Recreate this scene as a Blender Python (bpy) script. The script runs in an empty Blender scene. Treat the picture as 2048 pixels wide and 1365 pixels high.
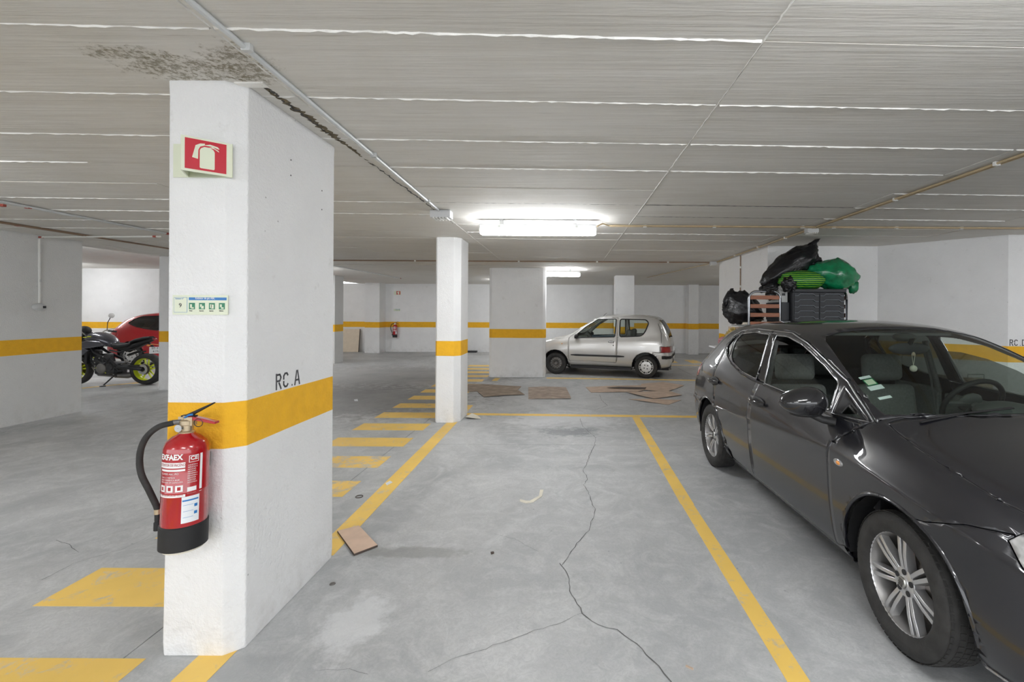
import bpy, bmesh, math, random
import numpy as np
from mathutils import Vector, Matrix
from mathutils.bvhtree import BVHTree
from mathutils import noise as mnoise

PI = math.pi
SC = bpy.context.scene
COL = SC.collection
random.seed(7)

# ------------------------------------------------------------------ camera
FPX, PX, PY, CAMH, CEIL = 910.0, 1133.0, 624.0, 1.52, 2.526
cam_data = bpy.data.cameras.new('camera')
cam_data.sensor_width = 36.0
cam_data.lens = FPX / 2048 * 36.0
cam_data.shift_x = (1024 - PX) / 2048
cam_data.shift_y = -(1365 / 2 - PY) / 2048
cam_data.clip_start = 0.05
cam = bpy.data.objects.new('camera', cam_data)
COL.objects.link(cam)
ROLL = 0.0055
cam.matrix_world = Matrix.Translation((0, 0, CAMH)) @ Matrix.Rotation(PI / 2, 4, 'X') @ Matrix.Rotation(ROLL, 4, 'Z')
SC.camera = cam

# ------------------------------------------------------------------ world (added fill light through a made-up opening behind the camera) and exposure
WORLD = 1.5
w = bpy.data.worlds.new('world'); SC.world = w; w.use_nodes = True
w.node_tree.nodes['Background'].inputs[0].default_value = (0.93, 0.96, 1.0, 1)
w.node_tree.nodes['Background'].inputs[1].default_value = WORLD
SC.view_settings.view_transform = 'Standard'
SC.view_settings.look = 'None'
SC.view_settings.gamma = 1.0
SC.view_settings.use_curve_mapping = False
SC.view_settings.exposure = 1.0
SC.cycles.max_bounces = 10
SC.cycles.diffuse_bounces = 7
SC.cycles.transparent_max_bounces = 12
SC.cycles.caustics_reflective = False
SC.cycles.caustics_refractive = False
SC.cycles.sample_clamp_indirect = 6.0
LAMP_STRENGTH = 30.0

# ------------------------------------------------------------------ materials
def nt(name):
    m = bpy.data.materials.new(name); m.use_nodes = True
    n = m.node_tree.nodes; l = m.node_tree.links
    return m, n, l, n['Principled BSDF']

def mat(name, col, rough=0.5, metal=0.0, coat=0.0, var=0.0, vscale=8.0, bump=0.0, bscale=60.0, emit=0.0, spec=None, trans=0.0, alpha=1.0, stretch=None):
    m, n, l, b = nt(name)
    c4 = (*col, 1)
    b.inputs['Base Color'].default_value = c4
    b.inputs['Roughness'].default_value = rough
    b.inputs['Metallic'].default_value = metal
    b.inputs['Coat Weight'].default_value = coat
    b.inputs['Coat Roughness'].default_value = 0.03
    if spec is not None: b.inputs['Specular IOR Level'].default_value = spec
    if trans: b.inputs['Transmission Weight'].default_value = trans
    if alpha < 1: b.inputs['Alpha'].default_value = alpha
    if emit:
        b.inputs['Emission Color'].default_value = c4
        b.inputs['Emission Strength'].default_value = emit
    tc = n.new('ShaderNodeTexCoord'); mp = n.new('ShaderNodeMapping')
    l.new(tc.outputs['Object'], mp.inputs['Vector'])
    if stretch: mp.inputs['Scale'].default_value = stretch
    if var:
        t = n.new('ShaderNodeTexNoise'); t.inputs['Scale'].default_value = vscale; t.inputs['Detail'].default_value = 5
        l.new(mp.outputs[0], t.inputs['Vector'])
        r = n.new('ShaderNodeValToRGB')
        r.color_ramp.elements[0].position = 0.3; r.color_ramp.elements[1].position = 0.7
        r.color_ramp.elements[0].color = (*[max(0, x * (1 - var)) for x in col], 1)
        r.color_ramp.elements[1].color = (*[min(1, x * (1 + var)) for x in col], 1)
        l.new(t.outputs['Fac'], r.inputs[0]); l.new(r.outputs[0], b.inputs['Base Color'])
    if bump:
        t2 = n.new('ShaderNodeTexNoise'); t2.inputs['Scale'].default_value = bscale; t2.inputs['Detail'].default_value = 4
        l.new(mp.outputs[0], t2.inputs['Vector'])
        bp = n.new('ShaderNodeBump'); bp.inputs['Strength'].default_value = bump; bp.inputs['Distance'].default_value = 0.01
        l.new(t2.outputs['Fac'], bp.inputs['Height']); l.new(bp.outputs[0], b.inputs['Normal'])
    return m

def mathn(n, l, op, a, b=None, clamp=False):
    x = n.new('ShaderNodeMath'); x.operation = op; x.use_clamp = clamp
    for i, v in enumerate((a, b)):
        if v is None: continue
        if isinstance(v, (int, float)): x.inputs[i].default_value = v
        else: l.new(v, x.inputs[i])
    return x.outputs[0]

def mixc(n, l, f, a, b):
    x = n.new('ShaderNodeMix'); x.data_type = 'RGBA'
    if isinstance(f, (int, float)): x.inputs[0].default_value = f
    else: l.new(f, x.inputs[0])
    for i, v in ((6, a), (7, b)):
        if isinstance(v, tuple): x.inputs[i].default_value = (*v, 1) if len(v) == 3 else v
        else: l.new(v, x.inputs[i])
    return x.outputs[2]

def ramp(n, l, v, p0, p1, c0=0.0, c1=1.0):
    r = n.new('ShaderNodeMapRange'); r.inputs[1].default_value = p0; r.inputs[2].default_value = p1
    r.inputs[3].default_value = c0; r.inputs[4].default_value = c1; r.clamp = True
    l.new(v, r.inputs[0]); return r.outputs[0]

def noise(n, l, vec, scale, detail=4, rough=0.5, dist=0.0):
    t = n.new('ShaderNodeTexNoise'); t.inputs['Scale'].default_value = scale
    t.inputs['Detail'].default_value = detail; t.inputs['Roughness'].default_value = rough
    t.inputs['Distortion'].default_value = dist
    l.new(vec, t.inputs['Vector']); return t.outputs['Fac']

def worldvec(n, l, scale=(1, 1, 1), off=(0, 0, 0)):
    # the static building is modelled in place: object coordinates of its pieces are room coordinates
    g = n.new('ShaderNodeNewGeometry'); mp = n.new('ShaderNodeMapping')
    mp.inputs['Scale'].default_value = scale; mp.inputs['Location'].default_value = off
    l.new(g.outputs['Position'], mp.inputs['Vector']); return mp.outputs[0]

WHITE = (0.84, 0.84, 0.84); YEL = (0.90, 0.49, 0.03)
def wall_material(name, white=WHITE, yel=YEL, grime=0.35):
    m, n, l, b = nt(name)
    v = worldvec(n, l)
    sx = n.new('ShaderNodeSeparateXYZ'); l.new(v, sx.inputs[0])
    wob = mathn(n, l, 'MULTIPLY', mathn(n, l, 'SUBTRACT', noise(n, l, v, 1.3, 2), 0.5), 0.012)
    z = mathn(n, l, 'ADD', sx.outputs[2], wob)
    inband = mathn(n, l, 'MULTIPLY', ramp(n, l, z, 0.909, 0.912), ramp(n, l, z, 1.112, 1.115, 1, 0))
    big = noise(n, l, v, 2.2, 5, 0.6)
    wc = mixc(n, l, ramp(n, l, big, 0.35, 0.75), white, tuple(c * 0.93 for c in white))
    # greyish scuffs and dark pits
    scuff = mathn(n, l, 'MULTIPLY', ramp(n, l, noise(n, l, v, 7, 6, 0.7), 0.62, 0.78), grime)
    wc = mixc(n, l, scuff, wc, (0.42, 0.40, 0.37))
    vo = n.new('ShaderNodeTexVoronoi'); vo.inputs['Scale'].default_value = 11; l.new(v, vo.inputs['Vector'])
    pit = mathn(n, l, 'MULTIPLY', ramp(n, l, vo.outputs['Distance'], 0.035, 0.055, 1, 0), ramp(n, l, noise(n, l, v, 3.3, 3), 0.53, 0.6))
    wc = mixc(n, l, mathn(n, l, 'MULTIPLY', pit, 0.6), wc, (0.2, 0.2, 0.19))
    low = mathn(n, l, 'MULTIPLY', ramp(n, l, sx.outputs[2], 0.02, 0.3, 1, 0), ramp(n, l, noise(n, l, v, 9, 5, 0.65), 0.45, 0.7))
    wc = mixc(n, l, mathn(n, l, 'MULTIPLY', low, 0.35), wc, (0.45, 0.43, 0.39))
    yc = mixc(n, l, ramp(n, l, noise(n, l, v, 14, 4), 0.3, 0.75), yel, (yel[0] * 0.9, yel[1] * 0.88, yel[2]))
    l.new(mixc(n, l, inband, wc, yc), b.inputs['Base Color'])
    b.inputs['Roughness'].default_value = 0.8
    b.inputs['Specular IOR Level'].default_value = 0.25
    bp = n.new('ShaderNodeBump'); bp.inputs['Strength'].default_value = 0.8; bp.inputs['Distance'].default_value = 0.007
    h = mathn(n, l, 'ADD', noise(n, l, v, 70, 4, 0.6), mathn(n, l, 'MULTIPLY', noise(n, l, v, 16, 3), 0.6))
    l.new(h, bp.inputs['Height']); l.new(bp.outputs[0], b.inputs['Normal'])
    return m

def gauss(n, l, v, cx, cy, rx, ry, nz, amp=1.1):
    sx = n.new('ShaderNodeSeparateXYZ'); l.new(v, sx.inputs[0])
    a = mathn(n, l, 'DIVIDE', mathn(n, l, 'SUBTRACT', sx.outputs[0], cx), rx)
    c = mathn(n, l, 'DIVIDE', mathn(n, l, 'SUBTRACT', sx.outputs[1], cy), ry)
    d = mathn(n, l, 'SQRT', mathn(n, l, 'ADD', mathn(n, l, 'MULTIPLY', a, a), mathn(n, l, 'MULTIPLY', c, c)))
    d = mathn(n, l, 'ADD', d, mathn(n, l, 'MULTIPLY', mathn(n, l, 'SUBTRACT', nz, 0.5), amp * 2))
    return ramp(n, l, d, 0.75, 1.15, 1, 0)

def floor_color(n, l, v):
    big = noise(n, l, v, 0.55, 6, 0.62, 1.2)
    c = mixc(n, l, ramp(n, l, big, 0.3, 0.72), (0.33, 0.34, 0.345), (0.57, 0.575, 0.575))
    mid = noise(n, l, v, 3.0, 8, 0.7, 2.0)
    c = mixc(n, l, mathn(n, l, 'MULTIPLY', ramp(n, l, mid, 0.45, 0.75), 0.6), c, (0.70, 0.705, 0.70))
    fi = noise(n, l, v, 22.0, 8, 0.75, 2.5)
    c = mixc(n, l, mathn(n, l, 'MULTIPLY', ramp(n, l, fi, 0.42, 0.60), 0.32), c, (0.30, 0.31, 0.32))
    dk = noise(n, l, v, 6.0, 9, 0.72, 1.0)
    c = mixc(n, l, mathn(n, l, 'MULTIPLY', ramp(n, l, dk, 0.6, 0.75), 0.5), c, (0.24, 0.245, 0.245))
    ns = noise(n, l, v, 7, 6, 0.7)
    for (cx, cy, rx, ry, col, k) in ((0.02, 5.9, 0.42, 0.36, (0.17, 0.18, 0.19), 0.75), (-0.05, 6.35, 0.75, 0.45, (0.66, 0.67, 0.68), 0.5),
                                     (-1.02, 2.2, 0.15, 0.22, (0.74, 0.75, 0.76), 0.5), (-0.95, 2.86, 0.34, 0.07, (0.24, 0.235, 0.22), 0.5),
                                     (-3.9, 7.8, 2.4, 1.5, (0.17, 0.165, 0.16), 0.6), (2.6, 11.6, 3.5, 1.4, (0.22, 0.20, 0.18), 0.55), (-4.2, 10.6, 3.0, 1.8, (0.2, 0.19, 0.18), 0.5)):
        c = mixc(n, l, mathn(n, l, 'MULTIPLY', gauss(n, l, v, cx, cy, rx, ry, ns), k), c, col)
    vo = n.new('ShaderNodeTexVoronoi'); vo.inputs['Scale'].default_value = 9; l.new(v, vo.inputs['Vector'])
    pit = mathn(n, l, 'MULTIPLY', ramp(n, l, vo.outputs['Distance'], 0.05, 0.07, 1, 0), ramp(n, l, noise(n, l, v, 2.0, 3), 0.55, 0.6))
    return mixc(n, l, mathn(n, l, 'MULTIPLY', pit, 0.5), c, (0.15, 0.15, 0.15))

def floor_material():
    m, n, l, b = nt('floor_concrete')
    v = worldvec(n, l)
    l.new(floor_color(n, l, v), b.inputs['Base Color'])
    l.new(ramp(n, l, noise(n, l, v, 1.5, 5), 0.3, 0.7, 0.42, 0.62), b.inputs['Roughness'])
    b.inputs['Specular IOR Level'].default_value = 0.35
    bp = n.new('ShaderNodeBump'); bp.inputs['Strength'].default_value = 0.5; bp.inputs['Distance'].default_value = 0.005
    l.new(noise(n, l, v, 18, 8, 0.7), bp.inputs['Height']); l.new(bp.outputs[0], b.inputs['Normal'])
    return m

def paint_material(name, wear=0.55, col=(0.90, 0.60, 0.14)):
    m, n, l, b = nt(name)
    v = worldvec(n, l)
    w1 = noise(n, l, v, 9, 9, 0.75, 0.5)
    f = ramp(n, l, w1, wear, wear + 0.12)
    base = mixc(n, l, ramp(n, l, noise(n, l, v, 2.3, 4), 0.35, 0.7), col, tuple(c * 0.88 for c in col))
    c = mixc(n, l, mathn(n, l, 'MULTIPLY', f, 0.75), base, floor_color(n, l, v))
    l.new(c, b.inputs['Base Color']); b.inputs['Roughness'].default_value = 0.55
    return m

def ceiling_material():
    m, n, l, b = nt('ceiling_board_formed_concrete')
    v = worldvec(n, l); vs = worldvec(n, l, (0.55, 9, 1)); vf = worldvec(n, l, (1.2, 40, 1))
    grain = noise(n, l, vs, 2.2, 8, 0.65, 0.3)
    c = mixc(n, l, ramp(n, l, grain, 0.3, 0.7), (0.68, 0.655, 0.61), (0.77, 0.755, 0.72))
    blot = noise(n, l, v, 1.1, 6, 0.65)
    c = mixc(n, l, mathn(n, l, 'MULTIPLY', ramp(n, l, blot, 0.5, 0.75), 0.45), c, (0.58, 0.55, 0.49))
    line = noise(n, l, vf, 1.6, 4, 0.6)
    c = mixc(n, l, mathn(n, l, 'MULTIPLY', ramp(n, l, line, 0.66, 0.72), 0.5), c, (0.38, 0.34, 0.29))
    c = mixc(n, l, mathn(n, l, 'MULTIPLY', ramp(n, l, line, 0.30, 0.25), 0.5), c, (0.88, 0.87, 0.85))
    nz = noise(n, l, v, 16, 7, 0.75)
    for (cx, cy, rx, ry) in ((-1.60, 1.90, 0.22, 0.10), (-1.33, 1.86, 0.12, 0.14), (-1.75, 1.78, 0.16, 0.05)):
        g = gauss(n, l, v, cx, cy, rx, ry, nz, 1.6)
        sp = ramp(n, l, noise(n, l, v, 45, 6, 0.75), 0.46, 0.56); c = mixc(n, l, mathn(n, l, 'MULTIPLY', mathn(n, l, 'MULTIPLY', g, sp), 0.8), c, (0.19, 0.16, 0.10)); c = mixc(n, l, mathn(n, l, 'MULTIPLY', g, 0.15), c, (0.35, 0.31, 0.24))
    l.new(c, b.inputs['Base Color']); b.inputs['Roughness'].default_value = 0.75
    b.inputs['Specular IOR Level'].default_value = 0.3
    bp = n.new('ShaderNodeBump'); bp.inputs['Strength'].default_value = 0.6; bp.inputs['Distance'].default_value = 0.008
    l.new(mathn(n, l, 'ADD', noise(n, l, vf, 1.3, 5, 0.6), grain), bp.inputs['Height']); l.new(bp.outputs[0], b.inputs['Normal'])
    return m

def glass_mat(name, tint=(0.80, 0.88, 0.84), refl=0.10):
    m = bpy.data.materials.new(name); m.use_nodes = True
    n = m.node_tree.nodes; l = m.node_tree.links; n.clear()
    out = n.new('ShaderNodeOutputMaterial'); tr = n.new('ShaderNodeBsdfTransparent'); gl = n.new('ShaderNodeBsdfGlossy')
    tr.inputs[0].default_value = (*tint, 1); gl.inputs['Roughness'].default_value = 0.02
    lw = n.new('ShaderNodeLayerWeight'); lw.inputs['Blend'].default_value = 0.25
    f = mathn(n, l, 'ADD', mathn(n, l, 'MULTIPLY', lw.outputs['Fresnel'], 0.75), refl * 0.4, True)
    mx = n.new('ShaderNodeMixShader'); l.new(f, mx.inputs[0]); l.new(tr.outputs[0], mx.inputs[1]); l.new(gl.outputs[0], mx.inputs[2])
    l.new(mx.outputs[0], out.inputs['Surface'])
    return m

M = {}
M['wall'] = wall_material('white_stippled_wall')
M['wallshade'] = wall_material('shade_grey_stippled_wall', (0.70, 0.70, 0.69), grime=0.2)  # white wall repeated greyer: shade put into its colour
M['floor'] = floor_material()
M['paint'] = paint_material('yellow_floor_paint')
M['paintworn'] = paint_material('worn_yellow_floor_paint', 0.47)
M['ceil'] = ceiling_material()
M['ridge'] = mat('pale_joint_ridge', (0.9, 0.89, 0.86), 0.8, bump=0.5, bscale=50)
M['darkgap'] = mat('dark_joint', (0.10, 0.095, 0.09), 0.9)
M['crack'] = mat('floor_crack_dark', (0.13, 0.13, 0.13), 0.9)
M['spall'] = mat('mouldy_spalled_concrete', (0.16, 0.13, 0.085), 0.9, var=0.6, vscale=25, bump=1.0, bscale=60)
M['pvcgrey'] = mat('light_grey_conduit', (0.60, 0.62, 0.63), 0.4, var=0.08)
M['pvctan'] = mat('tan_conduit', (0.50, 0.39, 0.24), 0.45, var=0.12)
M['pvcbrown'] = mat('brown_conduit', (0.27, 0.18, 0.12), 0.5, var=0.15)
M['pvcwhite'] = mat('white_conduit', (0.78, 0.78, 0.75), 0.4)
M['redjoint'] = mat('red_pipe_joint', (0.35, 0.07, 0.05), 0.5)
M['boxgrey'] = mat('grey_junction_box_plastic', (0.55, 0.56, 0.56), 0.5)
M['lampbody'] = mat('grey_lamp_housing', (0.6, 0.61, 0.62), 0.5)
M['lampglow'] = mat('glowing_lamp_diffuser', (0.96, 0.98, 1.0), 0.4, emit=LAMP_STRENGTH)
M['carblack'] = mat('black_metallic_car_paint', (0.009, 0.009, 0.013), 0.36, metal=0.25, coat=1.0)
M['carblack'].node_tree.nodes['Principled BSDF'].inputs['Coat IOR'].default_value = 1.55
M['carblack'].node_tree.nodes['Principled BSDF'].inputs['Coat Roughness'].default_value = 0.012
M['silver'] = mat('silver_car_paint', (0.68, 0.67, 0.65), 0.34, metal=0.5, coat=0.8)
M['redpaint'] = mat('red_car_paint', (0.42, 0.006, 0.012), 0.3, metal=0.25, coat=0.9)
M['blackplastic'] = mat('matt_black_plastic', (0.011, 0.011, 0.012), 0.6, bump=0.1, bscale=300)
M['glossblack'] = mat('gloss_black_plastic', (0.012, 0.012, 0.014), 0.12, coat=0.6)
M['rubber'] = mat('tyre_rubber', (0.028, 0.027, 0.026), 0.75, var=0.3, vscale=20, bump=0.15, bscale=120)
M['alloy'] = mat('silver_alloy', (0.60, 0.60, 0.61), 0.28, metal=0.75, coat=0.3)
M['alloydark'] = mat('dark_rim_barrel', (0.20, 0.19, 0.18), 0.5, metal=0.6)
M['barrel'] = mat('mid_grey_rim_barrel', (0.36, 0.35, 0.34), 0.4, metal=0.7)  # mid-grey metal, darker than the spokes so they stand out
M['disc'] = mat('brake_disc_steel', (0.30, 0.27, 0.25), 0.4, metal=0.9)
M['chrome'] = mat('chrome', (0.75, 0.75, 0.75), 0.12, metal=1.0)
M['darkchrome'] = mat('dull_chrome_tube', (0.32, 0.33, 0.35), 0.2, metal=1.0)
M['trimbright'] = mat('bright_window_trim', (0.40, 0.40, 0.41), 0.22, metal=0.9)
M['glass'] = glass_mat('clear_green_car_glass', (0.80, 0.90, 0.84))
M['glassdark'] = glass_mat('tinted_car_glass', (0.16, 0.18, 0.17), 0.2)
M['glassmid'] = glass_mat('lightly_tinted_car_glass', (0.50, 0.56, 0.52), 0.15)
M['clearglass'] = glass_mat('clear_side_glass', (0.90, 0.95, 0.92), 0.1)
M['interior'] = mat('dark_interior_cloth', (0.17, 0.175, 0.17), 0.9, var=0.15, vscale=60)
M['dash'] = mat('dark_dashboard_plastic', (0.085, 0.09, 0.088), 0.6, bump=0.2, bscale=200)
M['interiorlt'] = mat('grey_interior_lining', (0.30, 0.31, 0.30), 0.9)
M['bluecloth'] = mat('blue_grey_door_lining', (0.07, 0.11, 0.15), 0.9)
M['amber'] = mat('amber_lens', (0.75, 0.28, 0.05), 0.2, coat=0.8)
M['clearlens'] = mat('clear_lamp_lens', (0.42, 0.42, 0.42), 0.12, coat=1.0, metal=0.5, var=0.5, vscale=14)
M['redlens'] = mat('red_tail_lens', (0.35, 0.01, 0.012), 0.15, coat=1.0)
M['white'] = mat('white_print', (0.85, 0.85, 0.85), 0.5)
M['black'] = mat('black_print', (0.02, 0.02, 0.022), 0.6)
M['stencil'] = mat('black_stencil_paint', (0.06, 0.06, 0.065), 0.8, var=0.5, vscale=40)
M['cream'] = mat('photoluminescent_plastic', (0.72, 0.76, 0.60), 0.4)
M['signred'] = mat('sign_red', (0.52, 0.004, 0.022), 0.4)
M['blue'] = mat('label_blue', (0.02, 0.18, 0.50), 0.4)
M['green'] = mat('label_green', (0.02, 0.20, 0.10), 0.4)
M['extred'] = mat('extinguisher_red_paint', (0.40, 0.003, 0.008), 0.22, coat=1.0)
M['brass'] = mat('brass_valve', (0.62, 0.50, 0.34), 0.3, metal=0.8)
M['labelwhite'] = mat('white_label', (0.80, 0.83, 0.86), 0.4)
M['card'] = mat('brown_cardboard', (0.50, 0.38, 0.29), 0.85, var=0.15, vscale=6, bump=0.2, bscale=30)
M['cardmid'] = mat('greyish_cardboard', (0.40, 0.32, 0.26), 0.9, var=0.25, vscale=6)
M['carddark'] = mat('dirty_cardboard', (0.30, 0.235, 0.18), 0.9, var=0.3, vscale=6)
M['tile'] = mat('pinkish_chipboard', (0.62, 0.45, 0.34), 0.7, var=0.1, vscale=9)
M['tiledge'] = mat('dark_board_edge', (0.08, 0.06, 0.05), 0.8)
M['paper'] = mat('crumpled_paper', (0.72, 0.68, 0.58), 0.8, var=0.1)
M['beige'] = mat('beige_board', (0.72, 0.62, 0.49), 0.7, var=0.05)
M['wood'] = mat('orange_brown_slat_wood', (0.27, 0.075, 0.018), 0.5, var=0.3, vscale=10, stretch=(1, 1, 12), coat=0.2)
M['drawer'] = mat('anthracite_drawer_plastic', (0.030, 0.032, 0.037), 0.55, var=0.15)
M['crate'] = mat('light_grey_crate', (0.52, 0.53, 0.52), 0.6)
M['bagblack'] = mat('black_plastic_bag', (0.008, 0.008, 0.010), 0.26, bump=1.0, bscale=16, coat=0.1, stretch=(1, 1, 2.2))
M['baggreen'] = mat('green_plastic_bag', (0.004, 0.20, 0.075), 0.25, var=0.35, vscale=9, bump=0.8, bscale=18, coat=0.3)
M['fabric'] = mat('patterned_fabric', (0.42, 0.30, 0.10), 0.9, var=0.8, vscale=22)
M['pink'] = mat('dusty_pink_cloth', (0.42, 0.20, 0.22), 0.9, var=0.3, vscale=18)
M['brownbag'] = mat('brown_case', (0.33, 0.24, 0.15), 0.7, var=0.2)
M['yellowrim'] = mat('neon_yellow_rim', (0.72, 0.80, 0.04), 0.35, coat=0.3)
M['tank'] = mat('grey_tank_paint', (0.10, 0.10, 0.12), 0.25, metal=0.6, coat=1.0)
M['engine'] = mat('dark_engine_metal', (0.055, 0.055, 0.058), 0.4, metal=0.7, var=0.5, vscale=15)
M['steel'] = mat('steel_fittings', (0.5, 0.5, 0.48), 0.3, metal=0.9)
M['mirrorglass'] = mat('mirror_glass', (0.8, 0.85, 0.9), 0.05, metal=1.0)

def stripes_mat():
    m, n, l, b = nt('green_striped_bag')
    tc = n.new('ShaderNodeTexCoord'); wv = n.new('ShaderNodeTexWave')
    wv.bands_direction = 'Z'; wv.inputs['Scale'].default_value = 12; wv.inputs['Distortion'].default_value = 1.6; wv.inputs['Detail'].default_value = 2
    l.new(tc.outputs['Object'], wv.inputs['Vector'])
    r = n.new('ShaderNodeValToRGB'); e = r.color_ramp.elements
    e[0].position = 0.0; e[0].color = (0.0, 0.06, 0.02, 1); e[1].position = 1.0; e[1].color = (0.35, 0.50, 0.03, 1)
    x = e.new(0.45); x.color = (0.01, 0.25, 0.05, 1); x = e.new(0.75); x.color = (0.06, 0.34, 0.03, 1)
    l.new(wv.outputs['Fac'], r.inputs[0]); l.new(r.outputs[0], b.inputs['Base Color'])
    b.inputs['Roughness'].default_value = 0.3
    bp = n.new('ShaderNodeBump'); bp.inputs['Strength'].default_value = 0.8; bp.inputs['Distance'].default_value = 0.02
    l.new(noise(n, l, tc.outputs['Object'], 14, 3), bp.inputs['Height']); l.new(bp.outputs[0], b.inputs['Normal'])
    return m
M['stripes'] = stripes_mat()

# ------------------------------------------------------------------ helpers
class MB:
    def __init__(s): s.v = []; s.f = []; s.mi = []; s.cur = 0
    def add(s, vs, fs, T=None):
        o = len(s.v)
        for p in vs:
            p = Vector(p)
            if T is not None: p = T @ p
            s.v.append(tuple(p))
        for f in fs: s.f.append(tuple(o + i for i in f)); s.mi.append(s.cur)
        return s
    def box(s, x0, x1, y0, y1, z0, z1, T=None):
        return s.add([(x0, y0, z0), (x1, y0, z0), (x1, y1, z0), (x0, y1, z0), (x0, y0, z1), (x1, y0, z1), (x1, y1, z1), (x0, y1, z1)],
                     [(0, 3, 2, 1), (4, 5, 6, 7), (0, 1, 5, 4), (1, 2, 6, 5), (2, 3, 7, 6), (3, 0, 4, 7)], T)
    def prism(s, poly, z0, z1, T=None):     # polygon in xy, counter-clockwise
        k = len(poly)
        a = sum(poly[i][0] * poly[(i + 1) % k][1] - poly[(i + 1) % k][0] * poly[i][1] for i in range(k))
        if a < 0: poly = poly[::-1]
        vs = [(x, y, z0) for x, y in poly] + [(x, y, z1) for x, y in poly]
        fs = [tuple(range(k))[::-1], tuple(range(k, 2 * k))] + [(i, (i + 1) % k, k + (i + 1) % k, k + i) for i in range(k)]
        return s.add(vs, fs, T)
    def lathe(s, prof, seg=24, T=None, cap=True, a0=0.0, a1=2 * PI):   # profile (r, z) about z
        full = abs(a1 - a0 - 2 * PI) < 1e-6
        n_ = seg if full else seg + 1
        vs = []
        for r, z in prof:
            for i in range(n_):
                a = a0 + (a1 - a0) * i / seg
                vs.append((r * math.cos(a), r * math.sin(a), z))
        fs = []
        for j in range(len(prof) - 1):
            for i in range(seg):
                i2 = (i + 1) % n_ if full else i + 1
                fs.append((j * n_ + i, j * n_ + i2, (j + 1) * n_ + i2, (j + 1) * n_ + i))
        if cap and full:
            if prof[0][0] > 1e-6: fs.append(tuple(range(n_))[::-1])
            if prof[-1][0] > 1e-6: fs.append(tuple((len(prof) - 1) * n_ + i for i in range(n_)))
        return s.add(vs, fs, T)
    def tube(s, pts, r, seg=8, closed=False, flat=1.0):
        pts = [Vector(p) for p in pts]; k = len(pts); rings = []
        up = Vector((0, 0, 1))
        for i, p in enumerate(pts):
            a = pts[i - 1] if (i > 0 or closed) else p
            b = pts[(i + 1) % k] if (i < k - 1 or closed) else p
            d = (b - a).normalized()
            u = d.cross(up)
            if u.length < 1e-3: u = d.cross(Vector((0, 1, 0)))
            u.normalize(); w_ = u.cross(d)
            rr = r[i] if isinstance(r, (list, tuple)) else r
            rings.append([p + u * rr * math.cos(2 * PI * j / seg) + w_ * rr * flat * math.sin(2 * PI * j / seg) for j in range(seg)])
        vs = [q for rg in rings for q in rg]; fs = []
        for i in range(k if closed else k - 1):
            i2 = (i + 1) % k
            for j in range(seg):
                j2 = (j + 1) % seg
                fs.append((i * seg + j, i * seg + j2, i2 * seg + j2, i2 * seg + j))
        if not closed: fs += [tuple(range(seg))[::-1], tuple((k - 1) * seg + j for j in range(seg))]
        return s.add(vs, fs)
    def ball(s, c, rx, ry, rz, seg=16, rings=10, T=None, fn=None):
        vs = []; fs = []
        for j in range(rings + 1):
            ph = PI * j / rings
            for i in range(seg):
                a = 2 * PI * i / seg
                p = Vector((math.sin(ph) * math.cos(a), math.sin(ph) * math.sin(a), math.cos(ph)))
                if fn: p = fn(p)
                vs.append((c[0] + rx * p.x, c[1] + ry * p.y, c[2] + rz * p.z))
        for j in range(rings):
            for i in range(seg):
                i2 = (i + 1) % seg
                fs.append((j * seg + i, (j + 1) * seg + i, (j + 1) * seg + i2, j * seg + i2))
        return s.add(vs, fs, T)
    def mesh(s, name):
        me = bpy.data.meshes.new(name)
        me.from_pydata(s.v, [], s.f); me.update()
        bm = bmesh.new(); bm.from_mesh(me)
        bmesh.ops.remove_doubles(bm, verts=bm.verts, dist=1e-5)
        bmesh.ops.recalc_face_normals(bm, faces=bm.faces)
        bm.to_mesh(me); bm.free()
        return me

def link(name, me, m=None, parent=None, smooth=None, loc=None, rot=None):
    o = bpy.data.objects.new(name, me); COL.objects.link(o)
    if m is not None and not me.materials: me.materials.append(m)
    if parent is not None: o.parent = parent
    if loc is not None: o.location = loc
    if rot is not None: o.rotation_euler = rot
    if smooth is not None:
        for p in me.polygons: p.use_smooth = True
        if smooth < 180:
            bm = bmesh.new(); bm.from_mesh(me); lim = math.radians(smooth)
            for e in bm.edges:
                if len(e.link_faces) == 2 and e.calc_face_angle(0) > lim: e.smooth = False
            bm.to_mesh(me); bm.free()
    return o

def ob(name, mb, m, parent=None, smooth=None, bevel=0.0, loc=None, rot=None, seg=2):
    o = link(name, mb.mesh(name), m, parent, smooth, loc, rot)
    if bevel:
        md = o.modifiers.new('bevel', 'BEVEL'); md.width = bevel; md.segments = seg; md.limit_method = 'ANGLE'
    return o

def tag(o, label=None, cat=None, group=None, kind=None):
    if label: o['label'] = label
    if cat: o['category'] = cat
    if group: o['group'] = group
    if kind: o['kind'] = kind
    return o

def empty(name, loc=(0, 0, 0), rz=0.0):
    e = bpy.data.objects.new(name, None); COL.objects.link(e)
    e.location = loc; e.rotation_euler = (0, 0, rz); e.empty_display_size = 0.2
    return e

def dup(o, parent=None):
    c = o.copy(); COL.objects.link(c)
    if parent is not None: c.parent = parent
    for ch in list(o.children): dup(ch, c)
    return c

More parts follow.
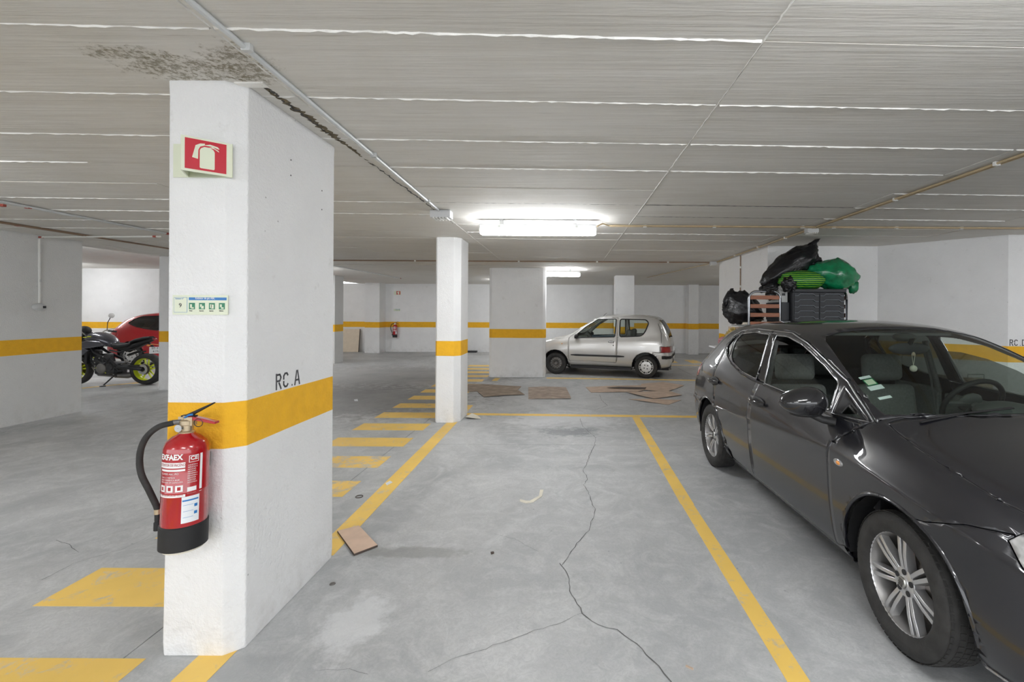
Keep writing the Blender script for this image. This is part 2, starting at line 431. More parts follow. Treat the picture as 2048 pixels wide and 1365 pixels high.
def text_obj(name, body, size, m, parent=None, M4=None, depth=0.0006, ax='LEFT', bold=0.0, sx=1.0):
    cu = bpy.data.curves.new(name, 'FONT'); cu.body = body; cu.size = size; cu.align_x = ax; cu.align_y = 'BOTTOM'
    cu.extrude = depth; cu.offset = bold; cu.resolution_u = 3
    t = bpy.data.objects.new(name, cu); COL.objects.link(t)
    dg = bpy.context.evaluated_depsgraph_get()
    me = bpy.data.meshes.new_from_object(t.evaluated_get(dg))
    bpy.data.objects.remove(t); me.name = name
    T = (M4 if M4 is not None else Matrix.Identity(4)) @ Matrix.Diagonal((sx, 1, 1, 1))
    me.transform(T); me.materials.clear()
    return link(name, me, m, parent)

def FL(x, y, z=0.0):      # photograph pixel on the floor -> room point
    hor = PY + ROLL * (x - PX); Y = FPX * CAMH / (y - hor)
    return ((x - PX) * Y / FPX, Y, z)

XZ = Matrix.Rotation(PI / 2, 4, 'X')        # text plane -> upright, facing -Y
# ------------------------------------------------------------------ the building
def struct(name, mb, m, parent=None, **k):
    o = ob(name, mb, m, parent, **k)
    if parent is None: o['kind'] = 'structure'
    return o

# floor: base slab with sawn bays on top
fb = MB(); fb.box(-16, 9.5, -4.5, 17.6, -0.25, -0.02); fb.box(-20, 14, -16, -4.5, -0.25, 0)  # second box: unseen ground outside the added opening, for bounced light
FLOOR = struct('floor', fb, M['darkgap'])
xs = [-16, -6.9, -1.92, 3.05, 9.5]; ys = [-4.5, 0.1, 5.19, 10.35, 17.6]
for i in range(4):
    for j in range(4):
        g = 0.003
        s = MB(); s.box(xs[i] + g, xs[i + 1] - g, ys[j] + g, ys[j + 1] - g, -0.02, 0)
        ob('slab', s, M['floor'], FLOOR)

def flat(name, pts, m, parent=FLOOR, z0=0.0, h=0.0016):
    s = MB(); s.prism([(p[0], p[1]) for p in pts], z0, z0 + h); return ob(name, s, m, parent)
def line(a, b, wd, m=None, name='painted_line'):
    d = Vector((b[0] - a[0], b[1] - a[1])).normalized(); q = Vector((-d.y, d.x)) * wd / 2
    return flat(name, [(a[0] + q.x, a[1] + q.y), (a[0] - q.x, a[1] - q.y), (b[0] - q.x, b[1] - q.y), (b[0] + q.x, b[1] + q.y)], m or M['paint'])
line((-1.57, -1.5), (-1.525, 2.75), 0.145); line((-1.508, 2.82), (-1.57, 7.35), 0.14)
line((0.965, -1.5), (0.965, 3.6), 0.095); line((0.965, 3.6), (1.01, 6.57), 0.105)
line((-1.50, 6.72), (6.5, 6.50), 0.13)
line((-0.45, 10.42), (6.0, 9.98), 0.14); line((-1.57, 9.95), (-1.56, 10.35), 0.12)
line((2.4, 13.1), (9.2, 12.9), 0.12)
line(FL(165, 777), FL(352, 758), 0.10); line(FL(268, 768), FL(352, 753), 0.10, M['paintworn'])
for k in range(-3, 16):
    y0 = 2.325 + 0.692 * k - (0.0 if k < 5 else 0.02 * (k - 5))
    m_ = M['paintworn'] if k in (2, 3) else M['paint']
    flat('hatch_bar', [(-2.72, y0), (-1.82, y0), (-1.82, y0 + 0.345), (-2.72, y0 + 0.345)], m_)
for q in ([(1338, 720.5), (1346, 720.5), (1357, 726), (1334, 727)], [(1368, 720.5), (1390, 720.5), (1408, 727), (1385, 727)], [(1418, 720.5), (1438, 720.5), (1456, 727), (1436, 727)]):
    flat('hatch_bar', [FL(*p) for p in q], M['paintworn'])

def crack(px, wd, name='crack'):
    pts = [Vector(FL(*p)) for p in px]; dense = []
    rnd = random.Random(int(px[0][0]))
    for a, b in zip(pts[:-1], pts[1:]):
        nseg = max(2, int((b - a).length / 0.035))
        for t in range(nseg):
            p = a.lerp(b, t / nseg); dense.append(p + Vector((rnd.uniform(-1, 1), rnd.uniform(-1, 1), 0)) * 0.006)
    dense.append(pts[-1]); s = MB(); vs = []; fs = []
    for i, p in enumerate(dense):
        d = (dense[min(i + 1, len(dense) - 1)] - dense[max(i - 1, 0)]).normalized(); q = Vector((-d.y, d.x, 0)) * wd * rnd.uniform(0.35, 1.0) * 0.5
        vs += [p + q + Vector((0, 0, 0.0018)), p - q + Vector((0, 0, 0.0018))]
    for i in range(len(dense) - 1): fs.append((2 * i, 2 * i + 1, 2 * i + 3, 2 * i + 2))
    s.add(vs, fs); ob(name, s, M['crack'], FLOOR)
crack([(1161, 838), (1167, 854), (1193, 876), (1191, 891), (1183, 906), (1173, 933), (1167, 941), (1178, 958), (1169, 971), (1178, 985), (1193, 1023), (1179, 1063), (1147, 1099), (1127, 1131)], 0.006)
crack([(1122, 1128), (1143, 1159), (1141, 1183), (1169, 1227), (1199, 1251), (1240, 1262), (1275, 1290), (1310, 1320), (1345, 1364), (1362, 1400)], 0.0065)
crack([(1169, 1227), (1130, 1245), (1075, 1262), (1020, 1282), (960, 1304), (905, 1322), (860, 1345)], 0.0025)
crack([(1200, 790), (1205, 802), (1216, 812), (1190, 821)], 0.008)
crack([(640, 1343), (700, 1339), (740, 1350)], 0.0022)
crack([(88, 1160), (150, 1128), (245, 1100), (300, 1075)], 0.003)
crack([(117, 1081), (140, 1090), (160, 1106)], 0.004)
crack([(990, 1068), (1030, 1078), (1060, 1095), (1080, 1104)], 0.002)

# ceiling
cb = MB()
cb.box(-7.72, 9.5, -4.5, 10.0, 2.541, 2.9); cb.box(-7.72, 9.5, 10.0, 17.6, 2.526, 2.9)
cb.box(-16, -7.72, 6.9, 17.6, 2.83, 3.1); cb.box(-16, -7.72, -4.5, 6.9, 2.526, 3.1)
CEILO = struct('ceiling', cb, M['ceil'])
SH = 0.03
cx = [-7.72, -7.27, -5.27, -3.27, -1.27, 0.725, 2.73, 4.73, 6.73, 9.45]
rowsY = [1.66 + 0.517 * k for k in range(-9, 17)]
rc = random.Random(3); proto = {}
for i in range(len(cx) - 1):
    for j in range(len(rowsY) - 1):
        key = (i, rc.randint(0, 2)); wdt = cx[i + 1] - cx[i]
        if key not in proto:
            g = 0.0025; s = MB(); zb = 2.526 + (0.0, 0.0018, -0.0012)[key[1]]
            q = [(g, g + SH * g), (wdt - g, g + SH * wdt), (wdt - g, 0.517 - g + SH * wdt), (g, 0.517 - g)]
            s.prism(q, zb, 2.541); proto[key] = s.mesh('board_panel'); proto[key].materials.append(M['ceil'])
        y0 = rowsY[j] + SH * cx[i]
        if y0 + 0.517 + SH * 2.72 > 10.0 + 0.2: continue
        link('board_panel', proto[key], None, CEILO, loc=(cx[i], y0, 0))
def ridge(p0, p1, wd, seed, h=0.006, m='ridge', name='joint_ridge', z=2.526):
    rr = random.Random(seed); a = Vector(p0); b = Vector(p1); L = (b - a).length; k = max(3, int(L / 0.03)); d = (b - a).normalized(); q = Vector((-d.y, d.x))
    vs = []; fs = []
    for i in range(k + 1):
        p = a + (b - a) * i / k; ww = wd * (0.35 + 0.9 * rr.random()) * (0.45 + 0.55 * abs(math.sin(i * 0.13 + seed))); o = rr.uniform(-0.15, 0.15) * wd
        vs += [(p.x + q.x * (o + ww / 2), p.y + q.y * (o + ww / 2), z + 0.001), (p.x + q.x * o, p.y + q.y * o, z - h * (0.4 + rr.random())), (p.x + q.x * (o - ww / 2), p.y + q.y * (o - ww / 2), z + 0.001)]
    for i in range(k):
        fs += [(3 * i, 3 * i + 1, 3 * i + 4, 3 * i + 3), (3 * i + 1, 3 * i + 2, 3 * i + 5, 3 * i + 4)]
    s = MB(); s.add(vs, fs); return ob(name, s, M[m], CEILO)
sd = 1
for j, yy in enumerate(rowsY):
    if yy < 0.9 or yy > 6.0: continue
    for i in range(len(cx) - 1):
        wd = 0.015 if 1.5 < yy < 2.3 else 0.008
        if cx[i] < -1.5: wd *= 0.8
        if yy > 3.4: wd *= 0.6
        sd += 1
        if rc.random() < (0.15 if yy < 2.9 else 0.45): continue
        if 3.4 < yy < 4.9 and -1.5 < cx[i] < 0.8:
            ridge((cx[i] + 0.01, yy + SH * cx[i]), (cx[i + 1] - 0.01, yy + SH * cx[i + 1]), 0.022, sd, 0.002, 'crack', 'dark_joint_streak'); continue
        ridge((cx[i] + 0.01, yy + SH * cx[i]), (cx[i + 1] - 0.01, yy + SH * cx[i + 1]), wd, sd)
for x_ in (-1.27, 0.725):
    ridge((x_, 1.2), (x_ - 0.02, 9.0), 0.012, 91 + int(x_), 0.004)
# mouldy broken joint beside the near pillar
def jag(p0, p1, wd, seed, m):
    s = MB(); rr = random.Random(seed); k = 60; vs = []; fs = []
    for i in range(k + 1):
        t = i / k; x = p0[0] + (p1[0] - p0[0]) * t; y = p0[1] + (p1[1] - p0[1]) * t; ww = wd * math.sin(PI * min(1, t * 1.1 + 0.05)) ** 0.6 * (0.3 + rr.random()); o = rr.uniform(-0.01, 0.01)
        vs += [(x - ww + o, y, 2.5265), (x - ww * 0.3 + o, y, 2.5265 - 0.008 * rr.random()), (x + ww * 0.3 + o, y, 2.5265 - 0.010 * rr.random()), (x + ww + o, y, 2.5265)]
    for i in range(k):
        for q in range(3): fs.append((4 * i + q, 4 * i + q + 1, 4 * i + q + 5, 4 * i + q + 4))
    s.add(vs, fs); return ob('spalled_joint', s, m, CEILO)
jag((-1.365, 2.02), (-1.335, 3.15), 0.028, 5, M['spall']); jag((-1.36, 2.0), (-1.355, 2.6), 0.014, 8, M['darkgap'])
jag((-1.33, 3.1), (-1.30, 5.2), 0.008, 9, M['crack'])
s = MB(); s.box(-1.47, -1.34, 2.00, 2.045, 2.518, 2.527); ob('plaster_patch', s, M['ridge'], CEILO, bevel=0.004)

# outer walls
def wall(name, x0, x1, y0, y1, z0=0.0, z1=2.53, m='wall'):
    s = MB(); s.box(x0, x1, y0, y1, z0, z1); return struct(name, s, M[m])
wall('wall_back', -10.5, 9.5, 16.9, 17.3)
wall('wall_far_left', -16.4, -16, -4.5, 17.6, 0, 2.84, 'wallshade')
wall('wall_far_right', 9.5, 9.8, -4.5, 17.6)
wall('wall_left_back', -16, -8.6, 14.6, 14.9, 0, 2.84)
wall('wall_left', -7.75, -7.2, 1.6, 6.76, 0, 2.527, 'wallshade')
s = MB(); s.prism([(3.02, 6.84), (3.0, 8.95), (9.5, 8.95), (9.5, 5.74), (5.57, 5.74), (4.66, 6.82)], 0, 2.528)
struct('wall_right', s, M['wall'])
for i, (x0, x1, y0) in enumerate(((-7.25, -6.72, 16.35), (1.60, 1.70, 16.8), (4.42, 4.78, 16.45))):
    s = MB(); s.box(x0, x1, y0, 16.92, 0, 2.527); struct('trim_%d' % (i + 1), s, M['wall'])

def pillar(poly, label, m='wall', foot=0.0, taper=None):
    s = MB(); k = len(poly); zs = [0, 0.06, 0.5, 1.2, 2.46, 2.527]
    cxm = sum(p[0] for p in poly) / k; cym = sum(p[1] for p in poly) / k
    vs = []
    for z in zs:
        e = {0: 1.0 - foot, 0.06: 1.0 + foot * 0.5}.get(z, 1.0)
        if z == 2.527 : e = 1.0 + foot
        for x, y in poly: vs.append((cxm + (x - cxm) * e - (0.016 * max(0, 1 - z / 1.2) if (taper and x < cxm) else 0), cym + (y - cym) * (1 + (e - 1) * 0.5), z))
    fs = [tuple(range(k))[::-1], tuple(range(k * (len(zs) - 1), k * len(zs)))]
    for j in range(len(zs) - 1):
        for i in range(k): fs.append((j * k + i, j * k + (i + 1) % k, (j + 1) * k + (i + 1) % k, (j + 1) * k + i))
    s.add(vs, fs)
    o = ob('pillar', s, M[m], bevel=0.008); tag(o, label, 'pillar'); return o
P1 = pillar([(-1.742, 1.993), (-1.50, 1.993), (-1.434, 2.045), (-1.434, 2.80), (-1.749, 2.80), (-1.749, 2.0)], 'large white pillar in the left foreground carrying the big red extinguisher and stencilled RC.A', foot=0.012, taper=True)
P2 = pillar([(-1.76, 6.175), (-1.53, 6.175), (-1.45, 6.26), (-1.45, 6.70), (-1.785, 6.70), (-1.785, 6.21)], 'slim white pillar with yellow band at the end of the hatched walkway', foot=0.01)
P3 = pillar([(-1.72, 10.48), (-0.545, 10.48), (-0.485, 10.53), (-0.485, 10.85), (-1.785, 10.85), (-1.785, 10.53)], 'wide white pillar slab with yellow band standing in front of the silver car nose', foot=0.006)
P4 = pillar([(-7.66, 8.55), (-7.22, 8.55), (-7.22, 8.95), (-7.66, 8.95)], 'white pillar seen as a sliver behind the near pillar, beside the motorcycle', foot=0.0)
P5 = pillar([(-7.2, 13.0), (-6.62, 13.0), (-6.62, 13.5), (-7.2, 13.5)], 'pillar edge, shade painted grey, showing just right of the near pillar, far back', 'wallshade')
P6 = pillar([(1.34, 12.5), (1.86, 12.5), (1.86, 12.9), (1.34, 12.9)], 'white pillar standing directly behind the silver car')

# stencilled letters
GL = {'R': [[(.07, 0), (.07, 1)], [(.17, .93), (.42, .93), (.53, .73), (.42, .53), (.17, .53)], [(.33, .42), (.55, 0)]],
      'C': [[(.52, .78), (.4, .93), (.2, .93), (.07, .78), (.07, .56)], [(.07, .44), (.07, .22), (.2, .07), (.4, .07), (.52, .22)]],
      'A': [[(.03, 0), (.25, .97)], [(.34, .97), (.57, 0)], [(.19, .32), (.41, .32)]],
      'D': [[(.07, 0), (.07, 1)], [(.17, .93), (.38, .93), (.55, .72), (.55, .55)], [(.55, .45), (.55, .28), (.38, .07), (.17, .07)]],
      '.': [[(.2, .06), (.24, .06)]]}
def stencil(txt, h, T, parent, adv=0.75):
    s = MB(); x = 0
    for ch in txt:
        for pl in GL[ch]:
            for a, b in zip(pl[:-1], pl[1:]):
                d = Vector((b[0] - a[0], b[1] - a[1])); L = d.length; d /= L; q = Vector((-d.y, d.x)) * 0.06
                a2 = Vector(a) - d * 0.02; b2 = Vector(b) + d * 0.02
                pts = [a2 + q, a2 - q, b2 - q, b2 + q]
                s.prism([((p.x + x) * h, p.y * h) for p in pts], 0, 0.0015, T)
        x += adv if ch != '.' else 0.5
    return ob('stencilled_letters', s, M['stencil'], parent)
TX = Matrix(((0, 0, 1, -1.4345), (1, 0, 0, 2.246), (0, 1, 0, 1.125), (0, 0, 0, 1)))
stencil('RC.A', 0.078, TX, P1)
stencil('RC.D', 0.078, Matrix.Translation((5.59, 5.7385, 1.122)) @ XZ, bpy.data.objects['wall_right'])

# ------------------------------------------------------------------ lamps
def lamp(x0, y, z, label, group=None, L=1.27, rz=0.0):
    e = empty('tube_lamp', (x0 + L / 2, y, z), rz); tag(e, label, 'lamp', group)
    s = MB(); a = L / 2
    prof = [(-0.052, 0.0), (-0.046, 0.045), (0.046, 0.045), (0.052, 0.0)]
    vs = [(-a, p[0], p[1]) for p in prof] + [(a, p[0], p[1]) for p in prof]
    s.add(vs, [(0, 1, 2, 3), (7, 6, 5, 4), (0, 4, 5, 1), (1, 5, 6, 2), (2, 6, 7, 3), (3, 7, 4, 0)])
    ob('housing', s, M['lampbody'], e, bevel=0.005)
    s = MB(); seg = 14; ends = []
    for xx, rs in ((-a + 0.004, 0.75), (-a + 0.03, 1.0), (a - 0.03, 1.0), (a - 0.004, 0.75)):
        ends.append([(xx, 0.06 * rs * math.cos(PI * 0.9 + PI * 1.2 * i / seg), -0.018 + 0.055 * rs * math.sin(PI * 0.9 + PI * 1.2 * i / seg)) for i in range(seg + 1)])
    vs = [p for r in ends for p in r]; fs = []
    for r in range(3):
        for i in range(seg): fs.append((r * (seg + 1) + i, r * (seg + 1) + i + 1, (r + 1) * (seg + 1) + i + 1, (r + 1) * (seg + 1) + i))
    fs += [tuple(range(seg + 1))[::-1], tuple(3 * (seg + 1) + i for i in range(seg + 1))]
    s.add(vs, fs); ob('diffuser', s, M['lampglow'], e, smooth=50)
    for sx in (-0.42, -0.14, 0.14, 0.42):
        for sy in (-1, 1):
            s = MB(); s.box(sx - 0.012, sx + 0.012, sy * 0.052 - 0.003, sy * 0.052 + 0.003, -0.012, 0.03); ob('clip', s, M['steel'], e)
    for sx in (-0.4, 0.4):
        s = MB(); s.box(sx - 0.02, sx + 0.02, -0.03, 0.03, 0.044, CEIL - z if z < 2.6 else 0.06); ob('ceiling_bracket', s, M['boxgrey'], e)
    return e
lamp(-0.95, 4.98, 2.425, 'lit fluorescent tube lamp on the ceiling near the middle, the nearer and larger one')
lamp(-0.95, 10.75, 2.425, 'lit fluorescent tube lamp farther back, half hidden behind the wide pillar slab')
for x0, y in ((-0.9, -1.1), (0.7, 0.55), (-4.6, -2.2), (2.6, -2.4), (-5.6, 2.2), (-11.2, 8.6), (-9.5, 12.0), (-2.3, 14.4), (-6.95, 10.6), (-15.3, 12.8), (4.6, 11.6), (5.6, 2.2), (-4.6, 8.8)):  # mostly unseen fill lamps, added to brighten walls, ceiling and far zone
    if (x0, y) == (-4.6, 8.8): continue
    lamp(x0, y, 2.70 if (x0 < -7.72 and y > 6.9) else 2.425, 'lit fluorescent tube lamp outside the picture, ' + {(-0.9, -1.1): 'behind the camera in the middle', (0.7, 0.55): 'added as fill just above the camera', (-4.6, -2.2): 'far behind the camera on the left', (2.6, -2.4): 'added as fill far behind the camera on the right', (-5.6, 2.2): 'added as fill over the left aisle', (-11.2, 8.6): 'behind the left wall', (-9.5, 12.0): 'added as fill near the red car', (-2.3, 14.4): 'added as fill, hidden behind the wide pillar slab', (-6.95, 10.6): 'added as fill, hidden behind the near pillar', (-15.3, 12.8): 'added as fill beyond the left wall, farthest left', (4.6, 11.6): 'added as fill behind the right wall block', (5.6, 2.2): 'added as fill over the dark car'}[(x0, y)], 'lamps outside the picture')

# ------------------------------------------------------------------ conduits and boxes
def conduit(runs, label, m, clips=(), r=0.010, joints=(), jm='redjoint', clipm=None, name='conduit'):
    e = empty(name, runs[0][0]); tag(e, label, 'pipe')
    base = Vector(runs[0][0])
    for pts in runs:
        s = MB(); s.tube([Vector(p) - base for p in pts], r, 8); ob('pipe', s, m, e, smooth=40)
    for c in clips:
        s = MB(); c = Vector(c) - base; s.box(c.x - 0.018, c.x + 0.018, c.y - 0.012, c.y + 0.012, c.z - 0.014, c.z + 0.022); ob('clip', s, clipm or M['pvcwhite'], e, bevel=0.003)
    for c in joints:
        s = MB(); c = Vector(c) - base; s.box(c.x - 0.022, c.x + 0.022, c.y - 0.016, c.y + 0.016, c.z - 0.012, c.z + 0.012); ob('coupling', s, M[jm], e, bevel=0.003)
    return e
def jbox(name, x, y, z, sx, sy, sz, label, m='boxgrey', cat='junction box'):
    e = empty(name, (x, y, z)); tag(e, label, cat)
    s = MB(); s.box(-sx / 2, sx / 2, -sy / 2, sy / 2, -sz / 2, sz / 2); ob('box_body', s, M[m], e, bevel=0.006)
    s = MB()
    for i in range(5): s.box(-sx * 0.35 + i * sx * 0.16, -sx * 0.35 + i * sx * 0.16 + sx * 0.06, -sy / 2 - 0.004, sy / 2 + 0.004, -sz / 2 - 0.012, -sz / 2 + 0.002)
    ob('grommets', s, M['pvcwhite'], e)
    return e
zc = 2.512
conduit([[(-1.21, -2, zc), (-1.215, 1.45, zc), (-1.262, 4.48, zc)]], 'light grey conduit running overhead from the top left to a box near the lamp', M['pvcgrey'],
        [(-1.213, 1.72, zc), (-1.235, 2.9, zc), (-1.255, 4.1, zc)], r=0.0105, clipm=M['boxgrey'])
jbox('junction_box', -1.255, 4.55, 2.485, 0.20, 0.12, 0.075, 'pale ceiling box ending the light grey conduit left of the near lamp', 'lampbody')
clr = [(0.9, 5.25, zc), (1.7, 5.25, zc), (2.72, 5.25, zc), (3.08, 5.25, zc), (3.8, 5.25, zc), (4.55, 5.25, zc)]
conduit([[(0.33, 5.0, 2.46), (0.40, 5.1, zc), (0.48, 5.22, zc), (6.2, 5.24, zc)], [(0.5, 5.262, zc), (6.2, 5.275, zc)]], 'tan double conduit crossing the ceiling rightwards from the near lamp', M['pvctan'], clr, r=0.008)
conduit([[(2.78, 0, zc), (2.86, 5.2, zc), (2.94, 9.0, zc), (2.3, 13.0, zc)], [(2.81, 0, zc), (2.885, 5.2, zc), (2.96, 9.0, zc)]], 'tan double conduit running along the ceiling from the top right corner to the back', M['pvctan'],
        [(2.83, 3.0, zc), (2.85, 3.95, zc), (2.88, 6.0, zc), (2.9, 6.9, zc), (2.92, 7.9, zc)], r=0.009)
jbox('junction_box', 2.87, 5.34, 2.49, 0.13, 0.09, 0.06, 'grey ceiling box where the two tan conduits cross, right of the lamps')
jbox('junction_box', 2.88, 8.95, 2.49, 0.13, 0.09, 0.06, 'small grey ceiling box at the far end of the right tan conduit')
conduit([[(-5.2, 9.0, zc), (2.9, 9.0, zc)]], 'thin brown conduit crossing the ceiling behind the slim pillar', M['pvcbrown'], [(-0.95, 9.0, zc), (-3, 9.0, zc), (0.6, 9.0, zc), (2.0, 9.0, zc)], r=0.012)
conduit([[(3.0, 7.86, zc), (3.0, 7.86, 0.4)]], 'thin brown conduit dropping down the side of the right wall block', M['pvcbrown'], [(3.0, 7.86, 1.97), (3.0, 7.86, 2.3)], r=0.010)
conduit([[(-5.30, 2.0, zc), (-5.23, 5.9, zc), (-5.08, 14.0, zc)], [(-5.27, 2.0, zc), (-5.2, 5.9, zc)]], 'grey conduit slanting along the left part of the ceiling, the upper of two', M['pvcgrey'], [(-5.24, 5.0, zc)], r=0.010,
        joints=[(-5.27, 4.45, zc), (-5.22, 5.95, zc), (-5.08, 13.9, zc)])
conduit([[(-6.6, 2.5, zc), (-6.5, 6.2, zc), (-6.44, 9.5, zc)], [(-6.57, 2.5, zc), (-6.46, 6.2, zc)]], 'brown conduit slanting along the left part of the ceiling, the lower of two', M['pvcbrown'], [], r=0.011, joints=[(-6.52, 5.4, zc)])
conduit([[(-5.42, 6.07, 2.495), (-7.08, 6.15, 2.495), (-7.17, 6.18, 2.47), (-7.183, 6.2, 1.60)]], 'pale pipe dropping down the left wall to its switch box', M['pvcwhite'], [(-7.18, 6.2, 2.3), (-7.18, 6.2, 1.9)], r=0.012,
        joints=[(-7.12, 6.16, 2.49), (-5.5, 6.075, 2.495)], clipm=M['boxgrey'])
conduit([[(-6.5, 4.2, 2.49), (-5.33, 4.25, 2.49)]], 'short pale pipe by the ceiling at the upper left edge', M['pvcwhite'], [], r=0.013, joints=[(-5.3, 4.27, 2.49)])
e = empty('light_switch', (-7.19, 6.2, 1.545)); tag(e, 'oval grey light switch box on the left wall', 'switch')
s = MB(); s.ball((0, 0, 0), 0.035, 0.085, 0.052, 16, 8); ob('switch_body', s, M['boxgrey'], e, smooth=60)
s = MB(); s.box(0.03, 0.04, 0.02, 0.055, -0.016, 0.016); ob('switch_button', s, M['black'], e, bevel=0.003)
for k, (y_, z_) in enumerate(((2.36, 1.95), (2.36, 1.87), (2.66, 1.87), (2.66, 1.76))):
    s = MB(); s.lathe([(0.004, -0.001), (0.004, 0.0012)], 8, Matrix.Translation((-1.434, y_, z_ + 0.35)) @ Matrix.Rotation(PI / 2, 4, 'Y')); ob('drill_hole', s, M['black'], P1)
# ------------------------------------------------------------------ car bodies: a smooth lofted skin cut along its seams into panels
def bs(t): return ((1 - t) ** 3 / 6, (3 * t ** 3 - 6 * t * t + 4) / 6, (-3 * t ** 3 + 3 * t * t + 3 * t + 1) / 6, t ** 3 / 6)
def loft(rows, nu=5, nv=5, crease=None):
    if crease:
        rows = [(s, r[:4] + [(r[4][0] - crease[1], r[4][1])] + [(max(r[4][0], r[5][0]) + crease[2] * w_, zc - .011), (max(r[4][0], r[5][0]) + (crease[2] - .003) * w_, zc + .011)] + r[5:]) for s, r in rows for w_, zc in [(1.0 if -.2 < s < 2.9 else .0, min(float(np.interp(s, *crease[0])), r[5][1] - .035))]]
    P = np.array([[(s, y, z) for (y, z) in r] for s, r in rows], float)       # J,K,3
    J, K, _ = P.shape
    Q = np.zeros((J + 2, K + 2, 3)); Q[1:-1, 1:-1] = P
    Q[0, 1:-1] = 2 * P[0] - P[1]; Q[-1, 1:-1] = 2 * P[-1] - P[-2]
    Q[:, 0] = 2 * Q[:, 1] - Q[:, 2]; Q[:, -1] = Q[:, -3] * [1, -1, 1]
    us = [(i, a / nu) for i in range(J - 1) for a in range(nu)] + [(J - 2, 1.0)]
    vs_ = [(j, a / nv) for j in range(K - 1) for a in range(nv)] + [(K - 2, 1.0)]
    Wu = np.zeros((len(us), J + 2)); Wv = np.zeros((len(vs_), K + 2))
    for r, (i, t) in enumerate(us): Wu[r, i:i + 4] = bs(t)
    for r, (j, t) in enumerate(vs_): Wv[r, j:j + 4] = bs(t)
    G = np.einsum('ui,ijc,vj->uvc', Wu, Q, Wv)
    bm = bmesh.new(); lay = bm.faces.layers.float.new('v'); V = [[bm.verts.new(G[u, v]) for v in range(G.shape[1])] for u in range(G.shape[0])]
    for u in range(G.shape[0] - 1):
        for v in range(G.shape[1] - 1):
            vv = (v + 0.5) / nv
            if crease: vv = vv if vv <= 4 else (4 + (vv - 4) / 3 if vv <= 7 else vv - 2)
            f = bm.faces.new((V[u][v], V[u + 1][v], V[u + 1][v + 1], V[u][v + 1])); f[lay] = vv
    for u, rev in ((0, False), (-1, True)):                                     # close tail and nose
        ring = V[u]; lo = len(ring)
        bot = [bm.verts.new((ring[i].co.x, ring[i].co.y * 0.6, ring[0].co.z + (ring[i].co.z - ring[0].co.z) * 0.55)) for i in range(lo)]
        for i in range(lo - 1):
            q = (ring[i], ring[i + 1], bot[i + 1], bot[i])
            f = bm.faces.new(q[::-1] if rev else q); f[lay] = min(9.0, (i + 0.5) / nv)
        for i in range(lo - 1):
            pass
        f = bm.faces.new(bot if not rev else bot[::-1]); f[lay] = 3.0
    bmesh.ops.remove_doubles(bm, verts=bm.verts, dist=1e-5)
    bmesh.ops.recalc_face_normals(bm, faces=bm.faces)
    c = max(bm.faces, key=lambda f: f.calc_center_median().z)
    if c.normal.z < 0: bmesh.ops.reverse_faces(bm, faces=bm.faces)
    return bm

def inside(p, poly):
    x, y = p; r = False; k = len(poly); j = k - 1
    for i in range(k):
        xi, yi = poly[i]; xj, yj = poly[j]
        if (yi > y) != (yj > y) and x < (xj - xi) * (y - yi) / (yj - yi) + xi: r = not r
        j = i
    return r
def circ(cx, cz, r, k=44): return [(cx + r * math.cos(2 * PI * i / k), cz + r * math.sin(2 * PI * i / k)) for i in range(k)]
def rnd_poly(poly, r, k=4):         # round the corners of a polygon
    out = []; n_ = len(poly)
    for i in range(n_):
        a, b, c = Vector(poly[i - 1]), Vector(poly[i]), Vector(poly[(i + 1) % n_])
        d1 = (a - b); d2 = (c - b); rr = min(r, d1.length * 0.45, d2.length * 0.45)
        p, q = b + d1.normalized() * rr, b + d2.normalized() * rr
        for t in range(k + 1):
            u = t / k; out.append(tuple(p * (1 - u) ** 2 + b * 2 * u * (1 - u) + q * u * u))
    return out

def cut_skin(bm, panels):
    lay = bm.faces.layers.float['v']
    for pn in panels:
        if pn.get('poly') is None: continue
        ax = 2 if pn['view'] == 'side' else 1
        v0, v1 = pn['v']; poly = pn['poly']; k = len(poly)
        no_axis = Vector((0, 1, 0)) if ax == 2 else Vector((0, 0, 1))
        for i in range(k):
            a = poly[i]; b = poly[(i + 1) % k]
            d = Vector((b[0] - a[0], 0, 0)); d[ax] = b[1] - a[1]
            if d.length < 1e-6: continue
            pno = d.cross(no_axis).normalized(); co = Vector((a[0], 0, 0)); co[ax] = a[1]
            x0, x1 = min(a[0], b[0]) - 1e-4, max(a[0], b[0]) + 1e-4; y0, y1 = min(a[1], b[1]) - 1e-4, max(a[1], b[1]) + 1e-4
            fs = []
            for f in bm.faces:
                fv = f[lay]
                if fv < v0 or fv > v1: continue
                ok = [False] * 4; pos = neg = False
                mnx = mny = 1e9; mxx = mxy = -1e9
                for v in f.verts:
                    x = v.co.x; y = v.co[ax]
                    if x < mnx: mnx = x
                    if x > mxx: mxx = x
                    if y < mny: mny = y
                    if y > mxy: mxy = y
                if mxx < x0 or mnx > x1 or mxy < y0 or mny > y1: continue
                fs.append(f)
            if not fs: continue
            es = {e for f in fs for e in f.edges}; vv = {v for f in fs for v in f.verts}
            bmesh.ops.bisect_plane(bm, geom=list(fs) + list(es) + list(vv), dist=1e-5, plane_co=co, plane_no=pno)

